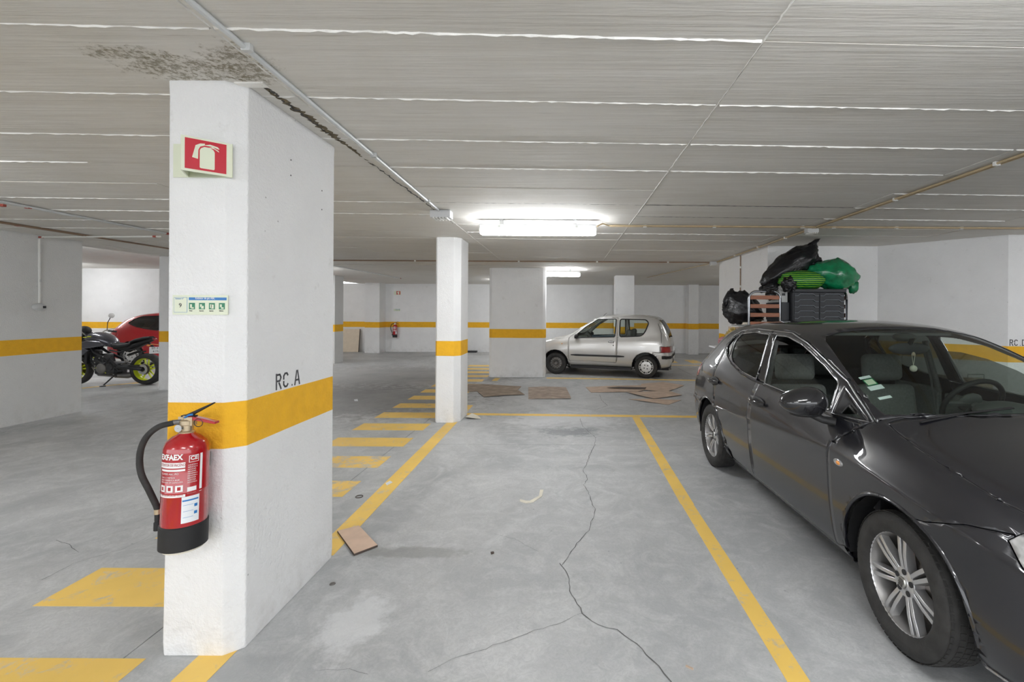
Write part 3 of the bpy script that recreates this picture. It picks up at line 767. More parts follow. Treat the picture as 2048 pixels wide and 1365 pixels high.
def build_car(name, rows, panels, root, gap=0.0022, thick=0.010, crease=None):
    bm = loft(rows, crease=crease)
    full = bmesh.new(); tmp = bpy.data.meshes.new('t'); bm.to_mesh(tmp); full.from_mesh(tmp); bpy.data.meshes.remove(tmp)
    bvh = BVHTree.FromBMesh(full); full.free()
    cut_skin(bm, panels); lay = bm.faces.layers.float['v']
    groups = {}
    for f in bm.faces:
        c = f.calc_center_median(); hit = None
        for i, pn in enumerate(panels):
            if pn.get('poly') is None: hit = i; break
            v0, v1 = pn['v']
            if not (v0 <= f[lay] <= v1): continue
            pt = (c.x, c.z if pn['view'] == 'side' else c.y)
            if inside(pt, pn['poly']) and (pn.get('clip') is None or inside(pt, pn['clip'])): hit = i; break
        groups.setdefault(hit, []).append(f)
    made = {}
    for i, pn in enumerate(panels):
        if i not in groups or pn.get('cut'): continue
        sides = ('L', 'R') if pn.get('pair') else ('B',)
        for sd_ in sides:
            nb = bmesh.new(); mp = {}
            for flip in ((False, True) if sd_ == 'B' else ((False,) if sd_ == 'L' else (True,))):
                mp = {}
                for f in groups[i]:
                    vs = []
                    for v in f.verts:
                        if v not in mp: mp[v] = nb.verts.new((v.co.x, -v.co.y if flip else v.co.y, v.co.z))
                        vs.append(mp[v])
                    if flip: vs.reverse()
                    try: nb.faces.new(vs)
                    except ValueError: pass
            if sd_ == 'B': bmesh.ops.remove_doubles(nb, verts=[v for v in nb.verts if abs(v.co.y) < 1e-4], dist=2e-4)
            nb.normal_update()
            g = pn.get('gap', gap); off = pn.get('push', 0.0)
            mv = {}
            for e in nb.edges:
                if len(e.link_faces) != 1: continue
                f = e.link_faces[0]; d = (e.verts[1].co - e.verts[0].co)
                if d.length < 1e-7: continue
                q = f.normal.cross(d).normalized(); m_ = (e.verts[0].co + e.verts[1].co) / 2
                if q.dot(f.calc_center_median() - m_) < 0: q = -q
                for v in e.verts: mv[v] = mv.get(v, Vector()) + q
            nrm = {v: v.normal.copy() for v in nb.verts}
            for v, q in mv.items():
                if q.length > 1e-6: v.co += q.normalized() * g
            if off:
                for v in nb.verts: v.co -= nrm[v] * off
            me = bpy.data.meshes.new(pn['name']); nb.to_mesh(me); nb.free()
            o = link(pn['name'], me, pn['mat'], root, smooth=180)
            t_ = pn.get('thick', thick)
            if t_:
                md = o.modifiers.new('thickness', 'SOLIDIFY'); md.thickness = t_; md.offset = -1
            if pn.get('label'): o['label'] = pn['label']
            made.setdefault(pn['name'], []).append(o)
    bm.free()
    def hit(s, z, side=1):
        r = bvh.ray_cast(Vector((s, 2.0, z)), Vector((0, -1, 0)))
        if r[0] is None: return Vector((s, 0.7 * side, z))
        return Vector((s, r[0].y * side, z))
    def top(s, y):
        r = bvh.ray_cast(Vector((s, abs(y), 3.0)), Vector((0, 0, -1)))
        return Vector((s, y, r[0].z if r[0] else 1.0))
    return made, hit, top

def outline(name, poly, hit, side, r, m, root, out=0.001, flat=0.6, closed=True, step=0.03):
    pts = []; k = len(poly)
    for i in range(k if closed else k - 1):
        a = Vector(poly[i]); b = Vector(poly[(i + 1) % k]); n_ = max(1, int((b - a).length / step))
        for t in range(n_):
            p = a.lerp(b, t / n_); h = hit(p.x, p.y, side); h.y += side * out; pts.append(h)
    if not closed:
        h = hit(poly[-1][0], poly[-1][1], side); h.y += side * out; pts.append(h)
    s = MB(); s.tube(pts, r, 6, closed); return ob(name, s, m, root, smooth=60)

def ring_part(name, cx, cz, r0, r1, y0, y1, m, root, a0=0.0, a1=PI, seg=28):
    # wheel well liner: half tube along y
    s = MB(); vs = []; fs = []
    for i in range(seg + 1):
        a = a0 + (a1 - a0) * i / seg
        for y in (y0, y1): vs.append((cx + r0 * math.cos(a), y, cz + r0 * math.sin(a)))
    for i in range(seg): fs.append((2 * i, 2 * i + 1, 2 * i + 3, 2 * i + 2))
    s.add(vs, fs)
    c = [(cx + r0 * math.cos(a0 + (a1 - a0) * i / seg), y0, cz + r0 * math.sin(a0 + (a1 - a0) * i / seg)) for i in range(seg + 1)]
    s.add(c, [tuple(range(seg + 1))])
    return ob(name, s, m, root)

def make_wheel(root, cx, cy, cz, R, wd, rimR, side, style='alloy7', steer=0.0, capmark=True):
    # wheel axis along y; side=-1: outer face towards -y
    w_ = empty('wheel', (cx, cy, cz), steer); w_.parent = root
    TT = Matrix.Rotation(PI / 2 if side < 0 else -PI / 2, 4, 'X')     # local +z of the wheel -> outward
    h = wd / 2
    prof = [(rimR - 0.01, -h * 0.85), (rimR + 0.012, -h * 0.98), (R * 0.88, -h), (R * 0.965, -h * 0.86), (R, -h * 0.66), (R, h * 0.66), (R * 0.965, h * 0.86), (R * 0.90, h), (rimR + 0.03, h * 1.0), (rimR + 0.012, h * 0.95), (rimR - 0.004, h * 0.82), (rimR - 0.012, h * 0.5)]
    s = MB(); s.lathe(prof, 56, TT, cap=False); ob('tyre', s, M['rubber'], w_, smooth=40)
    # tread blocks
    s = MB(); nb = 64
    for row, (z0, z1) in enumerate(((-0.84, -0.56), (-0.48, -0.18), (-0.10, 0.16), (0.24, 0.50), (0.58, 0.84))):
        for i in range(nb):
            a = 2 * PI * (i + 0.3 * row) / nb; da = 2 * PI / nb * 0.38
            rr0 = R * 0.985; rr1 = R * (1.006 if abs(z0 + z1) < 1.2 else 0.993)
            sk = 0.25 * da
            vs = []
            for rr in (rr0, rr1):
                for (aa, z) in ((a - da, z0), (a + da, z0), (a + da + sk, z1), (a - da + sk, z1)): vs.append((rr * math.cos(aa), rr * math.sin(aa), z * h))
            s.add(vs, [(0, 3, 2, 1), (4, 5, 6, 7), (0, 1, 5, 4), (1, 2, 6, 5), (2, 3, 7, 6), (3, 0, 4, 7)], TT)
    o = ob('tread', s, M['rubber'], w_); o['kind'] = 'stuff'
    zf = h * 0.80
    # barrel and lip
    s = MB(); s.lathe([(rimR * 0.93, -h * 0.8), (rimR * 0.90, h * 0.1), (rimR * 0.955, zf * 0.8), (rimR * 0.985, zf), (rimR * 1.0, zf * 1.04), (rimR * 1.012, zf * 1.0), (rimR * 1.0, zf * 0.85)], 48, TT, cap=False)
    ob('rim_barrel', s, M['barrel'] if style != 'steel' else M['alloydark'], w_, smooth=40)
    s = MB(); s.lathe([(rimR * 0.965, zf * 0.9), (rimR * 0.985, zf * 1.01), (rimR * 1.0, zf * 1.05), (rimR * 1.014, zf * 1.0)], 48, TT, cap=False); ob('rim_lip', s, M['alloy'] if style != 'steel' else M['alloydark'], w_, smooth=40)
    s = MB(); s.lathe([(0.03, -0.012), (rimR * 0.66, -0.012), (rimR * 0.66, 0.012), (0.03, 0.012)], 32, TT @ Matrix.Translation((0, 0, -h * 0.1)), cap=False); ob('brake_disc', s, M['disc'], w_)
    s = MB(); s.lathe([(0.001, -h * 0.75), (rimR * 0.95, -h * 0.75)], 24, TT, cap=False); ob('back_plate', s, M['alloydark'], w_)
    if style == 'alloy7':
        s = MB(); NS = 7
        hubr = rimR * 0.30
        s.lathe([(0.001, zf - 0.022), (rimR * 0.13, zf - 0.018), (rimR * 0.15, zf - 0.024), (hubr, zf - 0.026), (hubr * 1.06, zf - 0.05), (hubr * 1.0, zf - 0.08)], 28, TT, cap=False)
        for i in range(NS):
            for sgn in (-1, 1):
                am = 2 * PI * i / NS + PI / 2
                ai = am + sgn * 0.20; ao = am + sgn * 0.095
                ri, ro = hubr * 0.86, rimR * 0.965
                wi, wo = rimR * 0.055, rimR * 0.058
                A = Vector((ri * math.cos(ai), ri * math.sin(ai), 0)); B = Vector((ro * math.cos(ao), ro * math.sin(ao), 0))
                d = (B - A).normalized(); q = Vector((-d.y, d.x, 0)); vs = []
                for (p, ww, z1, z0) in ((A, wi, zf - 0.026, zf - 0.07), ((A + B) / 2, (wi + wo) / 2, zf - 0.014, zf - 0.055), (B, wo, zf - 0.012, zf - 0.045)):
                    vs += [p - q * ww + Vector((0, 0, z0)), p - q * ww * 0.75 + Vector((0, 0, z1)), p + q * ww * 0.75 + Vector((0, 0, z1)), p + q * ww + Vector((0, 0, z0))]
                fs = [(0, 1, 2, 3), (8, 11, 10, 9)]
                for r_ in range(2):
                    for c_ in range(4):
                        a_ = r_ * 4 + c_; b_ = r_ * 4 + (c_ + 1) % 4; fs.append((a_, b_, b_ + 4, a_ + 4))
                s.add(vs, fs, TT)
        ob('spokes', s, M['alloy'], w_, smooth=35, bevel=0.002)
        s = MB()
        for i in range(5):
            a = 2 * PI * i / 5 + 0.3
            s.lathe([(0.0125, 0), (0.0125, 0.004)], 14, TT @ Matrix.Translation((rimR * 0.215 * math.cos(a), rimR * 0.215 * math.sin(a), zf - 0.026)))
        ob('bolt_holes', s, M['black'], w_)['kind'] = 'stuff'
        cp = MB(); cp.lathe([(0.001, 0.006), (rimR * 0.11, 0.005), (rimR * 0.125, 0.0), (rimR * 0.125, -0.01)], 24, TT @ Matrix.Translation((0, 0, zf - 0.016)), cap=False)
        c_ = ob('centre_cap', cp, M['steel'], w_, smooth=50)
        if capmark:
            s = MB(); rr = rimR * 0.085                                  # slatted S emblem
            for k_, (x0, x1) in enumerate(((-0.9, 0.7), (-0.8, 0.9), (-0.9, 0.8), (-0.7, 0.9))):
                y = 0.72 - k_ * 0.48; s.box(x0 * rr * 0.8, x1 * rr * 0.8, (y - 0.13) * rr, (y + 0.13) * rr, 0.006, 0.0085, TT @ Matrix.Translation((0, 0, zf - 0.0155)) @ Matrix.Rotation(-0.35, 4, 'Z'))
            ob('emblem', s, M['alloydark'], w_)
    elif style == 'hubcap':
        s = MB(); s.lathe([(0.001, zf + 0.004), (rimR * 0.45, zf + 0.008), (rimR * 0.7, zf + 0.004), (rimR * 0.74, zf - 0.004)], 40, TT, cap=False)
        s.lathe([(rimR * 0.92, zf - 0.002), (rimR * 0.98, zf + 0.006), (rimR * 1.02, zf + 0.002)], 40, TT, cap=False)
        NS = 24
        for i in range(NS):
            if i % 3 == 2: continue
            a = 2 * PI * i / NS; s.box(rimR * 0.66, rimR * 0.97, -rimR * 0.045, rimR * 0.045, zf - 0.006, zf + 0.005, TT @ Matrix.Rotation(a, 4, 'Z'))
        ob('hub_cap', s, M['silver'], w_, smooth=40)
        s = MB(); s.lathe([(0.001, zf - 0.014), (rimR * 0.96, zf - 0.014)], 32, TT, cap=False); ob('cap_backing', s, M['black'], w_)
        s = MB()
        for i in range(4):
            a = 2 * PI * i / 4 + 0.6; s.lathe([(0.014, 0.0), (0.014, 0.003)], 12, TT @ Matrix.Translation((rimR * 0.30 * math.cos(a), rimR * 0.30 * math.sin(a), zf + 0.008)))
        ob('bolt_holes', s, M['black'], w_)['kind'] = 'stuff'
    elif style == 'steel':
        s = MB(); s.lathe([(0.001, zf - 0.03), (rimR * 0.22, zf - 0.028), (rimR * 0.3, zf - 0.05), (rimR * 0.55, zf - 0.02), (rimR * 0.75, zf - 0.035), (rimR * 0.93, zf - 0.05)], 40, TT, cap=False)
        ob('steel_disc', s, M['alloydark'], w_, smooth=40)
        s = MB()
        for i in range(14):
            a = 2 * PI * i / 14; s.ball((rimR * 0.72 * math.cos(a), rimR * 0.72 * math.sin(a), zf - 0.027), 0.012, 0.012, 0.004, 8, 4, TT)
        ob('vent_holes', s, M['steel'], w_)
    return w_

def seat(root, x, y, m, w_=0.25, hz=0.30, top=1.0, head=True, lean=0.18):
    s_ = empty('seat', (x, y, hz)); s_.parent = root
    s = MB(); s.box(-0.26, 0.26, -w_, w_, -0.06, 0.10); ob('seat_cushion', s, m, s_, smooth=50, bevel=0.05, seg=4)
    s = MB(); s.box(-0.07, 0.07, -w_ * 0.92, w_ * 0.92, 0, top - hz - 0.28)
    o = ob('seat_back', s, m, s_, smooth=50, bevel=0.05, seg=4, loc=(-0.24, 0, 0.06), rot=(0, -lean, 0))
    if head:
        s = MB(); s.box(-0.055, 0.055, -0.16, 0.16, 0, 0.22)
        ob('headrest', s, m, s_, smooth=50, bevel=0.05, seg=4, loc=(-0.24 - (top - hz - 0.2) * math.sin(lean) - 0.0, 0, top - hz - 0.20), rot=(0, -lean * 0.5, 0))
    return s_
# ------------------------------------------------------------------ black hatchback
def row(s, sill, mid, belt, roof): return (s, sill + mid + belt + roof)
RI = [
 (-.775, [(.30, .38), (.45, .38), (.55, .42), (.60, .50), (.60, .56), (.58, .62), (.55, .64), (.50, .66), (.42, .67), (.33, .675), (.17, .68), (0, .68)]),
 (-.75, [(.50, .24), (.62, .26), (.68, .36), (.70, .48), (.70, .58), (.69, .68), (.66, .76), (.62, .82), (.52, .86), (.42, .88), (.2, .885), (0, .89)]),
 (-.69, [(.60, .22), (.69, .24), (.74, .34), (.76, .48), (.765, .60), (.755, .75), (.72, .85), (.675, .91), (.56, .95), (.46, .98), (.24, 1.0), (0, 1.005)]),
 (-.57, [(.66, .20), (.74, .23), (.785, .34), (.80, .50), (.81, .64), (.795, .82), (.755, .93), (.705, .985), (.58, 1.09), (.50, 1.145), (.27, 1.18), (0, 1.19)]),
 (-.40, [(.70, .19), (.77, .22), (.81, .34), (.83, .5), (.835, .66), (.82, .88), (.77, .985), (.72, 1.045), (.595, 1.205), (.525, 1.265), (.28, 1.30), (0, 1.31)]),
 (-.1, [(.72, .18), (.79, .22), (.825, .35), (.845, .5), (.855, .68), (.84, .90), (.79, 1.02), (.75, 1.08), (.62, 1.31), (.55, 1.365), (.29, 1.40), (0, 1.41)]),
 (.3, [(.73, .18), (.80, .22), (.825, .35), (.845, .5), (.855, .68), (.84, .88), (.80, 1.0), (.77, 1.05), (.64, 1.37), (.565, 1.42), (.30, 1.45), (0, 1.46)]),
 (.7, [(.73, .18), (.80, .22), (.825, .35), (.845, .5), (.855, .68), (.84, .86), (.80, .96), (.775, 1.005), (.645, 1.385), (.57, 1.435), (.30, 1.465), (0, 1.475)]),
 (1.1, [(.73, .18), (.80, .22), (.825, .35), (.845, .5), (.855, .68), (.84, .85), (.80, .935), (.775, .98), (.645, 1.38), (.57, 1.43), (.30, 1.465), (0, 1.475)]),
 (1.4, [(.73, .18), (.80, .22), (.825, .35), (.845, .5), (.855, .68), (.84, .84), (.80, .92), (.775, .965), (.655, 1.335), (.585, 1.38), (.31, 1.425), (0, 1.435)]),
 (1.7, [(.73, .18), (.80, .22), (.825, .35), (.845, .5), (.855, .67), (.84, .83), (.80, .91), (.775, .955), (.685, 1.205), (.62, 1.245), (.33, 1.30), (0, 1.315)]),
 (1.95, [(.73, .18), (.80, .22), (.825, .35), (.845, .5), (.855, .66), (.84, .82), (.80, .905), (.775, .945), (.715, 1.085), (.66, 1.115), (.36, 1.17), (0, 1.185)]),
 (2.15, [(.73, .18), (.80, .22), (.825, .35), (.845, .5), (.855, .65), (.84, .81), (.795, .895), (.77, .93), (.74, .975), (.685, 1.0), (.38, 1.055), (0, 1.07)]),
 (2.3, [(.73, .18), (.80, .22), (.83, .35), (.85, .5), (.858, .64), (.84, .795), (.79, .88), (.76, .905), (.725, .925), (.66, .94), (.38, .975), (0, .985)]),
 (2.55, [(.73, .18), (.80, .21), (.83, .33), (.855, .48), (.858, .62), (.835, .765), (.78, .845), (.745, .865), (.70, .875), (.63, .89), (.36, .92), (0, .93)]),
 (2.8, [(.72, .18), (.79, .2), (.82, .31), (.84, .46), (.84, .60), (.81, .73), (.755, .79), (.715, .805), (.66, .82), (.58, .835), (.33, .865), (0, .875)]),
 (3.0, [(.68, .18), (.76, .2), (.79, .3), (.79, .45), (.78, .57), (.75, .67), (.69, .72), (.65, .74), (.59, .755), (.52, .77), (.3, .795), (0, .805)]),
 (3.18, [(.55, .18), (.66, .2), (.69, .3), (.69, .42), (.68, .52), (.65, .60), (.6, .64), (.56, .655), (.5, .67), (.44, .68), (.25, .70), (0, .71)]),
 (3.28, [(.35, .22), (.45, .24), (.5, .3), (.52, .38), (.51, .44), (.49, .5), (.45, .53), (.42, .545), (.37, .555), (.32, .56), (.18, .575), (0, .58)])]
SIDE = (0, 8.6); TOPV = (8.3, 11)
rear_glass = rnd_poly([(.936, .996), (.884, 1.345), (.60, 1.352), (.34, 1.325), (.27, 1.26), (.31, 1.13), (.40, 1.075), (.66, 1.018)], .03)
quarter = rnd_poly([(.27, 1.315), (.18, 1.27), (.13, 1.20), (.22, 1.13), (.285, 1.11), (.245, 1.25)], .02)
front_open = rnd_poly([(1.07, .985), (.985, 1.345), (1.16, 1.343), (1.38, 1.30), (1.62, 1.215), (1.86, 1.115), (1.895, .955)], .03)
front_pane = [(1.06, .97), (.985, 1.232), (1.15, 1.235), (1.35, 1.205), (1.54, 1.15), (1.74, 1.055), (1.90, .955), (1.90, .94)]
sail = [(1.915, 1.085), (2.16, .955), (1.925, .948)]
sailglass = [(2.01, 1.015), (2.125, .965), (1.985, .962)]
pillarB = [(.942, .99), (.89, 1.35), (.98, 1.35), (1.064, .983)]
fdoor = [(.945, .235), (.945, .99), (.905, 1.385), (1.18, 1.38), (1.42, 1.32), (1.66, 1.23), (1.90, 1.13), (2.19, .965), (2.12, .90), (2.03, .82), (2.0, .70), (2.0, .235)]
rdoor = [(.94, .235), (.94, .99), (.90, 1.385), (.6, 1.39), (.3, 1.36), (.14, 1.29), (.07, 1.19), (.10, 1.0), (.14, .83), (.19, .70), (.28, .53), (.42, .345), (.52, .235)]
head_l = [(2.91, .715), (2.925, .755), (3.02, .74), (3.16, .67), (3.22, .60), (3.2, .54), (3.0, .635)]
fbump = [(2.55, -.1), (2.55, .64), (2.66, .665), (2.80, .72), (2.91, .735), (3.0, .64), (3.2, .53), (3.5, .53), (3.5, -.1)]
black_panels = [
 dict(name='wheel_opening', view='side', v=(0, 6), poly=circ(2.469, .30, .375), cut=True),
 dict(name='wheel_opening', view='side', v=(0, 6), poly=circ(0, .30, .372), cut=True),
 dict(name='rear_door_glass', view='side', v=SIDE, poly=rear_glass, mat=M['glassmid'], pair=True, push=.004, thick=0, gap=0),
 dict(name='quarter_glass', view='side', v=SIDE, poly=quarter, mat=M['glassdark'], pair=True, push=.004, thick=0, gap=0),
 dict(name='sail_glass', view='side', v=SIDE, poly=sailglass, mat=M['glass'], pair=True, push=.002, thick=0, gap=0),
 dict(name='mirror_sail', view='side', v=SIDE, poly=sail, mat=M['blackplastic'], pair=True),
 dict(name='front_door_glass', view='side', v=SIDE, poly=front_pane, clip=front_open, mat=M['clearglass'], pair=True, push=.008, thick=0, gap=0),
 dict(name='window_opening', view='side', v=SIDE, poly=front_open, cut=True),
 dict(name='pillar_trim', view='side', v=SIDE, poly=pillarB, mat=M['glossblack'], pair=True),
 dict(name='windscreen', view='top', v=TOPV, poly=[(1.40, -1), (1.40, .40), (1.43, .52), (1.50, .562), (1.8, .625), (2.08, .665), (2.17, .655), (2.20, .55), (2.24, .3), (2.26, -1)], mat=M['glass'], push=.003, thick=0, gap=0),
 dict(name='rear_window', view='top', v=(8.6, 11), poly=[(-.69, -1), (-.68, .46), (-.50, .50), (-.47, .48), (-.45, .3), (-.44, -1)], mat=M['glassdark'], push=.003, thick=0, gap=0),
 dict(name='sill', view='side', v=(0, 4), poly=[(.2, -.1), (.2, .30), (.46, .30), (.52, .235), (2.0, .235), (2.15, .30), (2.3, .30), (2.3, -.1)], mat=M['carblack'], pair=True),
 dict(name='front_door', view='side', v=(0, 9.0), poly=fdoor, mat=M['carblack'], pair=True),
 dict(name='rear_door', view='side', v=(0, 9.0), poly=rdoor, mat=M['carblack'], pair=True),
 dict(name='headlight', view='side', v=(4.5, 10.2), poly=head_l, mat=M['clearlens'], pair=True),
 dict(name='bonnet', view='top', v=(7.2, 11), poly=[(2.275, -1), (2.25, .3), (2.215, .60), (2.225, .685), (2.55, .70), (2.8, .675), (3.0, .60), (3.1, .48), (3.15, .3), (3.17, -1)], mat=M['carblack']),
 dict(name='front_bumper', view='side', v=(0, 11), poly=fbump, mat=M['carblack']),
 dict(name='front_wing', view='side', v=(0, 9.5), poly=[(2.0, -.1), (2.0, .70), (2.03, .82), (2.12, .90), (2.19, .965), (2.21, 1.0), (2.3, 1.1), (3.3, 1.0), (3.3, .5), (2.9, .5), (2.6, -.1)], mat=M['carblack'], pair=True),
 dict(name='tail_light', view='side', v=(3, 8.5), poly=[(-.52, 1.0), (-.40, .95), (-.42, .84), (-.60, .80), (-.9, .80), (-.9, .97)], mat=M['redlens'], pair=True),
 dict(name='rear_bumper', view='side', v=(0, 11), poly=[(-.30, -.1), (-.34, .45), (-.40, .66), (-.95, .66), (-.95, -.1)], mat=M['carblack']),
 dict(name='tailgate', view='top', v=(8.0, 11), poly=[(-.95, -1), (-.95, .62), (-.55, .62), (-.42, .56), (-.40, -1)], mat=M['carblack']),
 dict(name='body_shell', poly=None, mat=M['carblack'])]
BL = empty('car', (2.256, 4.548, 0), math.atan2(-2.465, .064))
tag(BL, 'dark metallic hatchback parked at right with its driver window half open', 'car')
made, HIT, TOP = build_car('car', RI, black_panels, BL, crease=(((-.3, .3, 1.0, 2.0, 2.8, 3.2), (.58, .63, .705, .775, .80, .70)), .004, .006))
for sd_ in (-1, 1):
    outline('window_trim', front_open, HIT, sd_, .0065, M['trimbright'], BL)
    outline('window_trim', rear_glass, HIT, sd_, .006, M['trimbright'], BL)
    outline('window_seal', quarter, HIT, sd_, .005, M['glossblack'], BL)
    outline('window_trim', [(1.905, 1.10), (2.175, .957), (1.91, .945)], HIT, sd_, .005, M['trimbright'], BL)
    outline('roof_trim', [(.10, 1.225), (.17, 1.30), (.31, 1.352), (.6, 1.382), (.9, 1.378), (1.18, 1.372), (1.42, 1.312), (1.66, 1.222), (1.90, 1.122), (2.19, .96)], HIT, sd_, .0055, M['trimbright'], BL, closed=False)
    outline('belt_trim', [(.12, 1.17), (.22, 1.115), (.40, 1.055), (.66, .998), (.94, .975), (1.4, .958), (1.9, .935), (2.15, .94)], HIT, sd_, .007, M['glossblack'], BL, closed=False)
    for cx in (0, 2.469):
        rr = .375 if cx else .372
        arc = [(cx + rr * 1.004 * math.cos(a), .30 + rr * 1.004 * math.sin(a)) for a in [PI * i / 30 - .03 for i in range(32)]]
        outline('arch_lip', arc, HIT, sd_, .012, M['carblack'], BL, closed=False, out=-.006)
        ring_part('wheel_well', cx, .30, rr + .003, 0, sd_ * .48, sd_ * .80, M['blackplastic'], BL, -.15, PI + .15)
    # handles
    for hx, hz in ((1.10, .845), (.17, .865)):
        p = HIT(hx, hz, sd_); h_ = empty('door_handle', tuple(p)); h_.parent = BL
        s = MB(); s.ball((0, 0, 0), .10, .012, .042, 20, 8); ob('handle_recess', s, M['black'], h_, smooth=60)
        s = MB(); pts = [(-.12 + .023 * i, sd_ * (.008 + .040 * math.sin(PI * i / 10) ** .6), .004) for i in range(11)]
        s.tube(pts, [.010 + .007 * math.sin(PI * i / 10) for i in range(11)], 10, flat=1.4); ob('grip', s, M['glossblack'], h_, smooth=60)
        s = MB(); s.lathe([(.009, 0), (.009, .012), (.006, .015)], 14, Matrix.Translation((.075, sd_ * .012, .002)) @ Matrix.Rotation(-sd_ * PI / 2, 4, 'X')); ob('keyhole', s, M['chrome'], h_, smooth=40)
    # mirror
    mr = empty('wing_mirror', (1.89, sd_ * .935, 1.005)); mr.parent = BL
    s = MB(); s.ball((0, 0, .0), .095, .14, .086, 24, 14, fn=lambda p: Vector((p.x * (1.0 if p.x > 0 else .45), p.y, p.z * (1 - .25 * p.y * sd_)))); ob('mirror_shell', s, M['glossblack'], mr, smooth=60)
    s = MB(); s.ball((-.040, 0, 0), .005, .118, .07, 20, 10); ob('mirror_glass', s, M['mirrorglass'], mr, smooth=60)
    s = MB(); s.ball((.0, -sd_ * .015, -.062), .065, .095, .024, 20, 8); ob('mirror_base', s, M['blackplastic'], mr, smooth=60)
    s = MB(); s.tube([(0.0, -sd_ * .05, -.07), (.03, -sd_ * .10, -.095), (.07, -sd_ * .155, -.10)], [.035, .034, .042], 12, flat=.6); ob('mirror_arm', s, M['blackplastic'], mr, smooth=60)
    # side repeater
    p = HIT(2.10, .725, sd_); r_ = empty('side_repeater', tuple(p)); r_.parent = BL
    s = MB(); s.ball((0, 0, 0), .040, .010, .019, 20, 8); ob('repeater_lens', s, M['clearlens'], r_, smooth=60)
    s = MB(); s.ball((.008, sd_ * .004, 0), .020, .009, .012, 12, 6); ob('repeater_bulb', s, M['amber'], r_, smooth=60)
    p = HIT(2.93, .70, sd_)
    s = MB(); s.ball((3.02, HIT(3.02, .68, sd_).y - sd_ * .012, .68), .04, .015, .022, 16, 8); ob('indicator_lens', s, M['amber'], BL, smooth=60)
    make_wheel(BL, 0, sd_ * .730, .302, .302, .185, .212, sd_, 'alloy7')
    make_wheel(BL, 2.469, sd_ * .735, .302, .302, .185, .212, sd_, 'alloy7', steer=math.radians(-3))
# chrome lip under the bumper edge, underbody, bulkheads
s = MB(); s.tube([HIT(x, .225, -1) + Vector((0, -.004, 0)) for x in [2.86 + .03 * i for i in range(9)]], .006, 8); ob('bumper_edge', s, M['trimbright'], BL, smooth=60)
s = MB(); s.box(-.60, 3.0, -.45, .45, .17, .22); s.box(.42, 2.05, -.74, .74, .17, .22); ob('underbody', s, M['black'], BL)
s = MB(); s.box(2.16, 2.20, -.70, .70, .2, .88); ob('bulkhead', s, M['black'], BL)
s = MB(); s.box(3.24, 3.285, -.42, .42, .26, .40); s.box(3.26, 3.295, -.3, .3, .44, .54); ob('grille', s, M['glossblack'], BL, bevel=.01)
s = MB(); vs = []                                    # dashboard with a rounded top
prof = [(2.16, .50), (1.72, .50), (1.66, .66), (1.68, .80), (1.74, .885), (1.85, .925), (2.02, .935), (2.18, .915)]
k = len(prof); s.add([(x, -.70, z) for x, z in prof] + [(x, .70, z) for x, z in prof], [tuple(range(k)), tuple(range(2 * k - 1, k - 1, -1))] + [(i, (i + 1) % k, k + (i + 1) % k, k + i) for i in range(k)])
ob('dashboard', s, M['dash'], BL, smooth=50)
s = MB(); s.ball((1.80, .36, .925), .13, .17, .065, 20, 10); ob('instrument_hood', s, M['dash'], BL, smooth=60)
stw = empty('steering_wheel', (1.58, .36, .93), 0); stw.parent = BL; stw.rotation_euler = (0, math.radians(-62), 0)
s = MB(); s.tube([(.185 * math.cos(2 * PI * i / 32), .185 * math.sin(2 * PI * i / 32), 0) for i in range(32)], .016, 8, True); ob('wheel_ring', s, M['blackplastic'], stw, smooth=60)
s = MB(); s.ball((0, 0, .02), .07, .08, .03, 16, 8); ob('wheel_hub', s, M['dash'], stw, smooth=60)
s = MB(); s.box(-.015, .015, -.18, .18, -.01, .012); s.box(-.17, 0, -.02, .02, -.01, .012); ob('wheel_spokes', s, M['dash'], stw, bevel=.004)
s = MB(); s.tube([(.0, 0, -.02), (0, 0, -.25)], .03, 10); ob('steering_column', s, M['dash'], stw)
for y_ in (-.37, .37):
    seat(BL, 1.10, y_, M['interior'], .25, .34, 1.16)
for y_ in (-.36, .36): seat(BL, .22, y_, M['interior'], .33, .36, 1.08)
s = MB(); s.box(-.55, .0, -.6, .6, .55, .86); ob('parcel_shelf', s, M['interior'], BL, bevel=.02)
for sd_ in (-1, 1):
    s = MB(); s.tube([(.88, sd_ * .60, 1.28), (.90, sd_ * .66, 1.0), (.92, sd_ * .70, .62)], .024, 6, flat=.15); ob('seat_belt', s, M['interiorlt'], BL, smooth=60)
    s = MB(); s.box(1.0, 2.02, sd_ * .70 - .02, sd_ * .70 + .02, .28, .90); s.box(.48, .94, sd_ * .70 - .02, sd_ * .70 + .02, .28, .93); ob('door_lining', s, M['interior'], BL, bevel=.01)
    s = MB(); s.tube([(.93, sd_ * .70, .9), (.90, sd_ * .61, 1.30)], .035, 8, flat=.5); ob('pillar_lining', s, M['interior'], BL, smooth=60)
s = MB(); s.box(-.3, 1.32, -.50, .50, 1.385, 1.395); ob('headlining', s, M['interior'], BL, bevel=.004)
s = MB(); s.box(1.30, 1.36, -.42, .42, 1.365, 1.385); ob('sun_visors', s, M['interiorlt'], BL, bevel=.005)
rv = empty('rear_view_mirror', (1.50, 0, 1.285)); rv.parent = BL
s = MB(); s.ball((0, 0, 0), .022, .14, .042, 20, 10); ob('mirror_case', s, M['drawer'], rv, smooth=60)
s = MB(); s.tube([(.0, 0, .02), (.03, 0, .07)], .014, 8); ob('mirror_stem', s, M['blackplastic'], rv)
s = MB(); s.ball((1.46, 0, 1.36), .07, .07, .03, 16, 8); ob('roof_console', s, M['dash'], BL, smooth=60)
cha = empty('hanging_charm', (1.53, .0, 1.25)); tag(cha, 'pale round charm hanging on a cord from the mirror inside the dark hatchback', 'ornament')
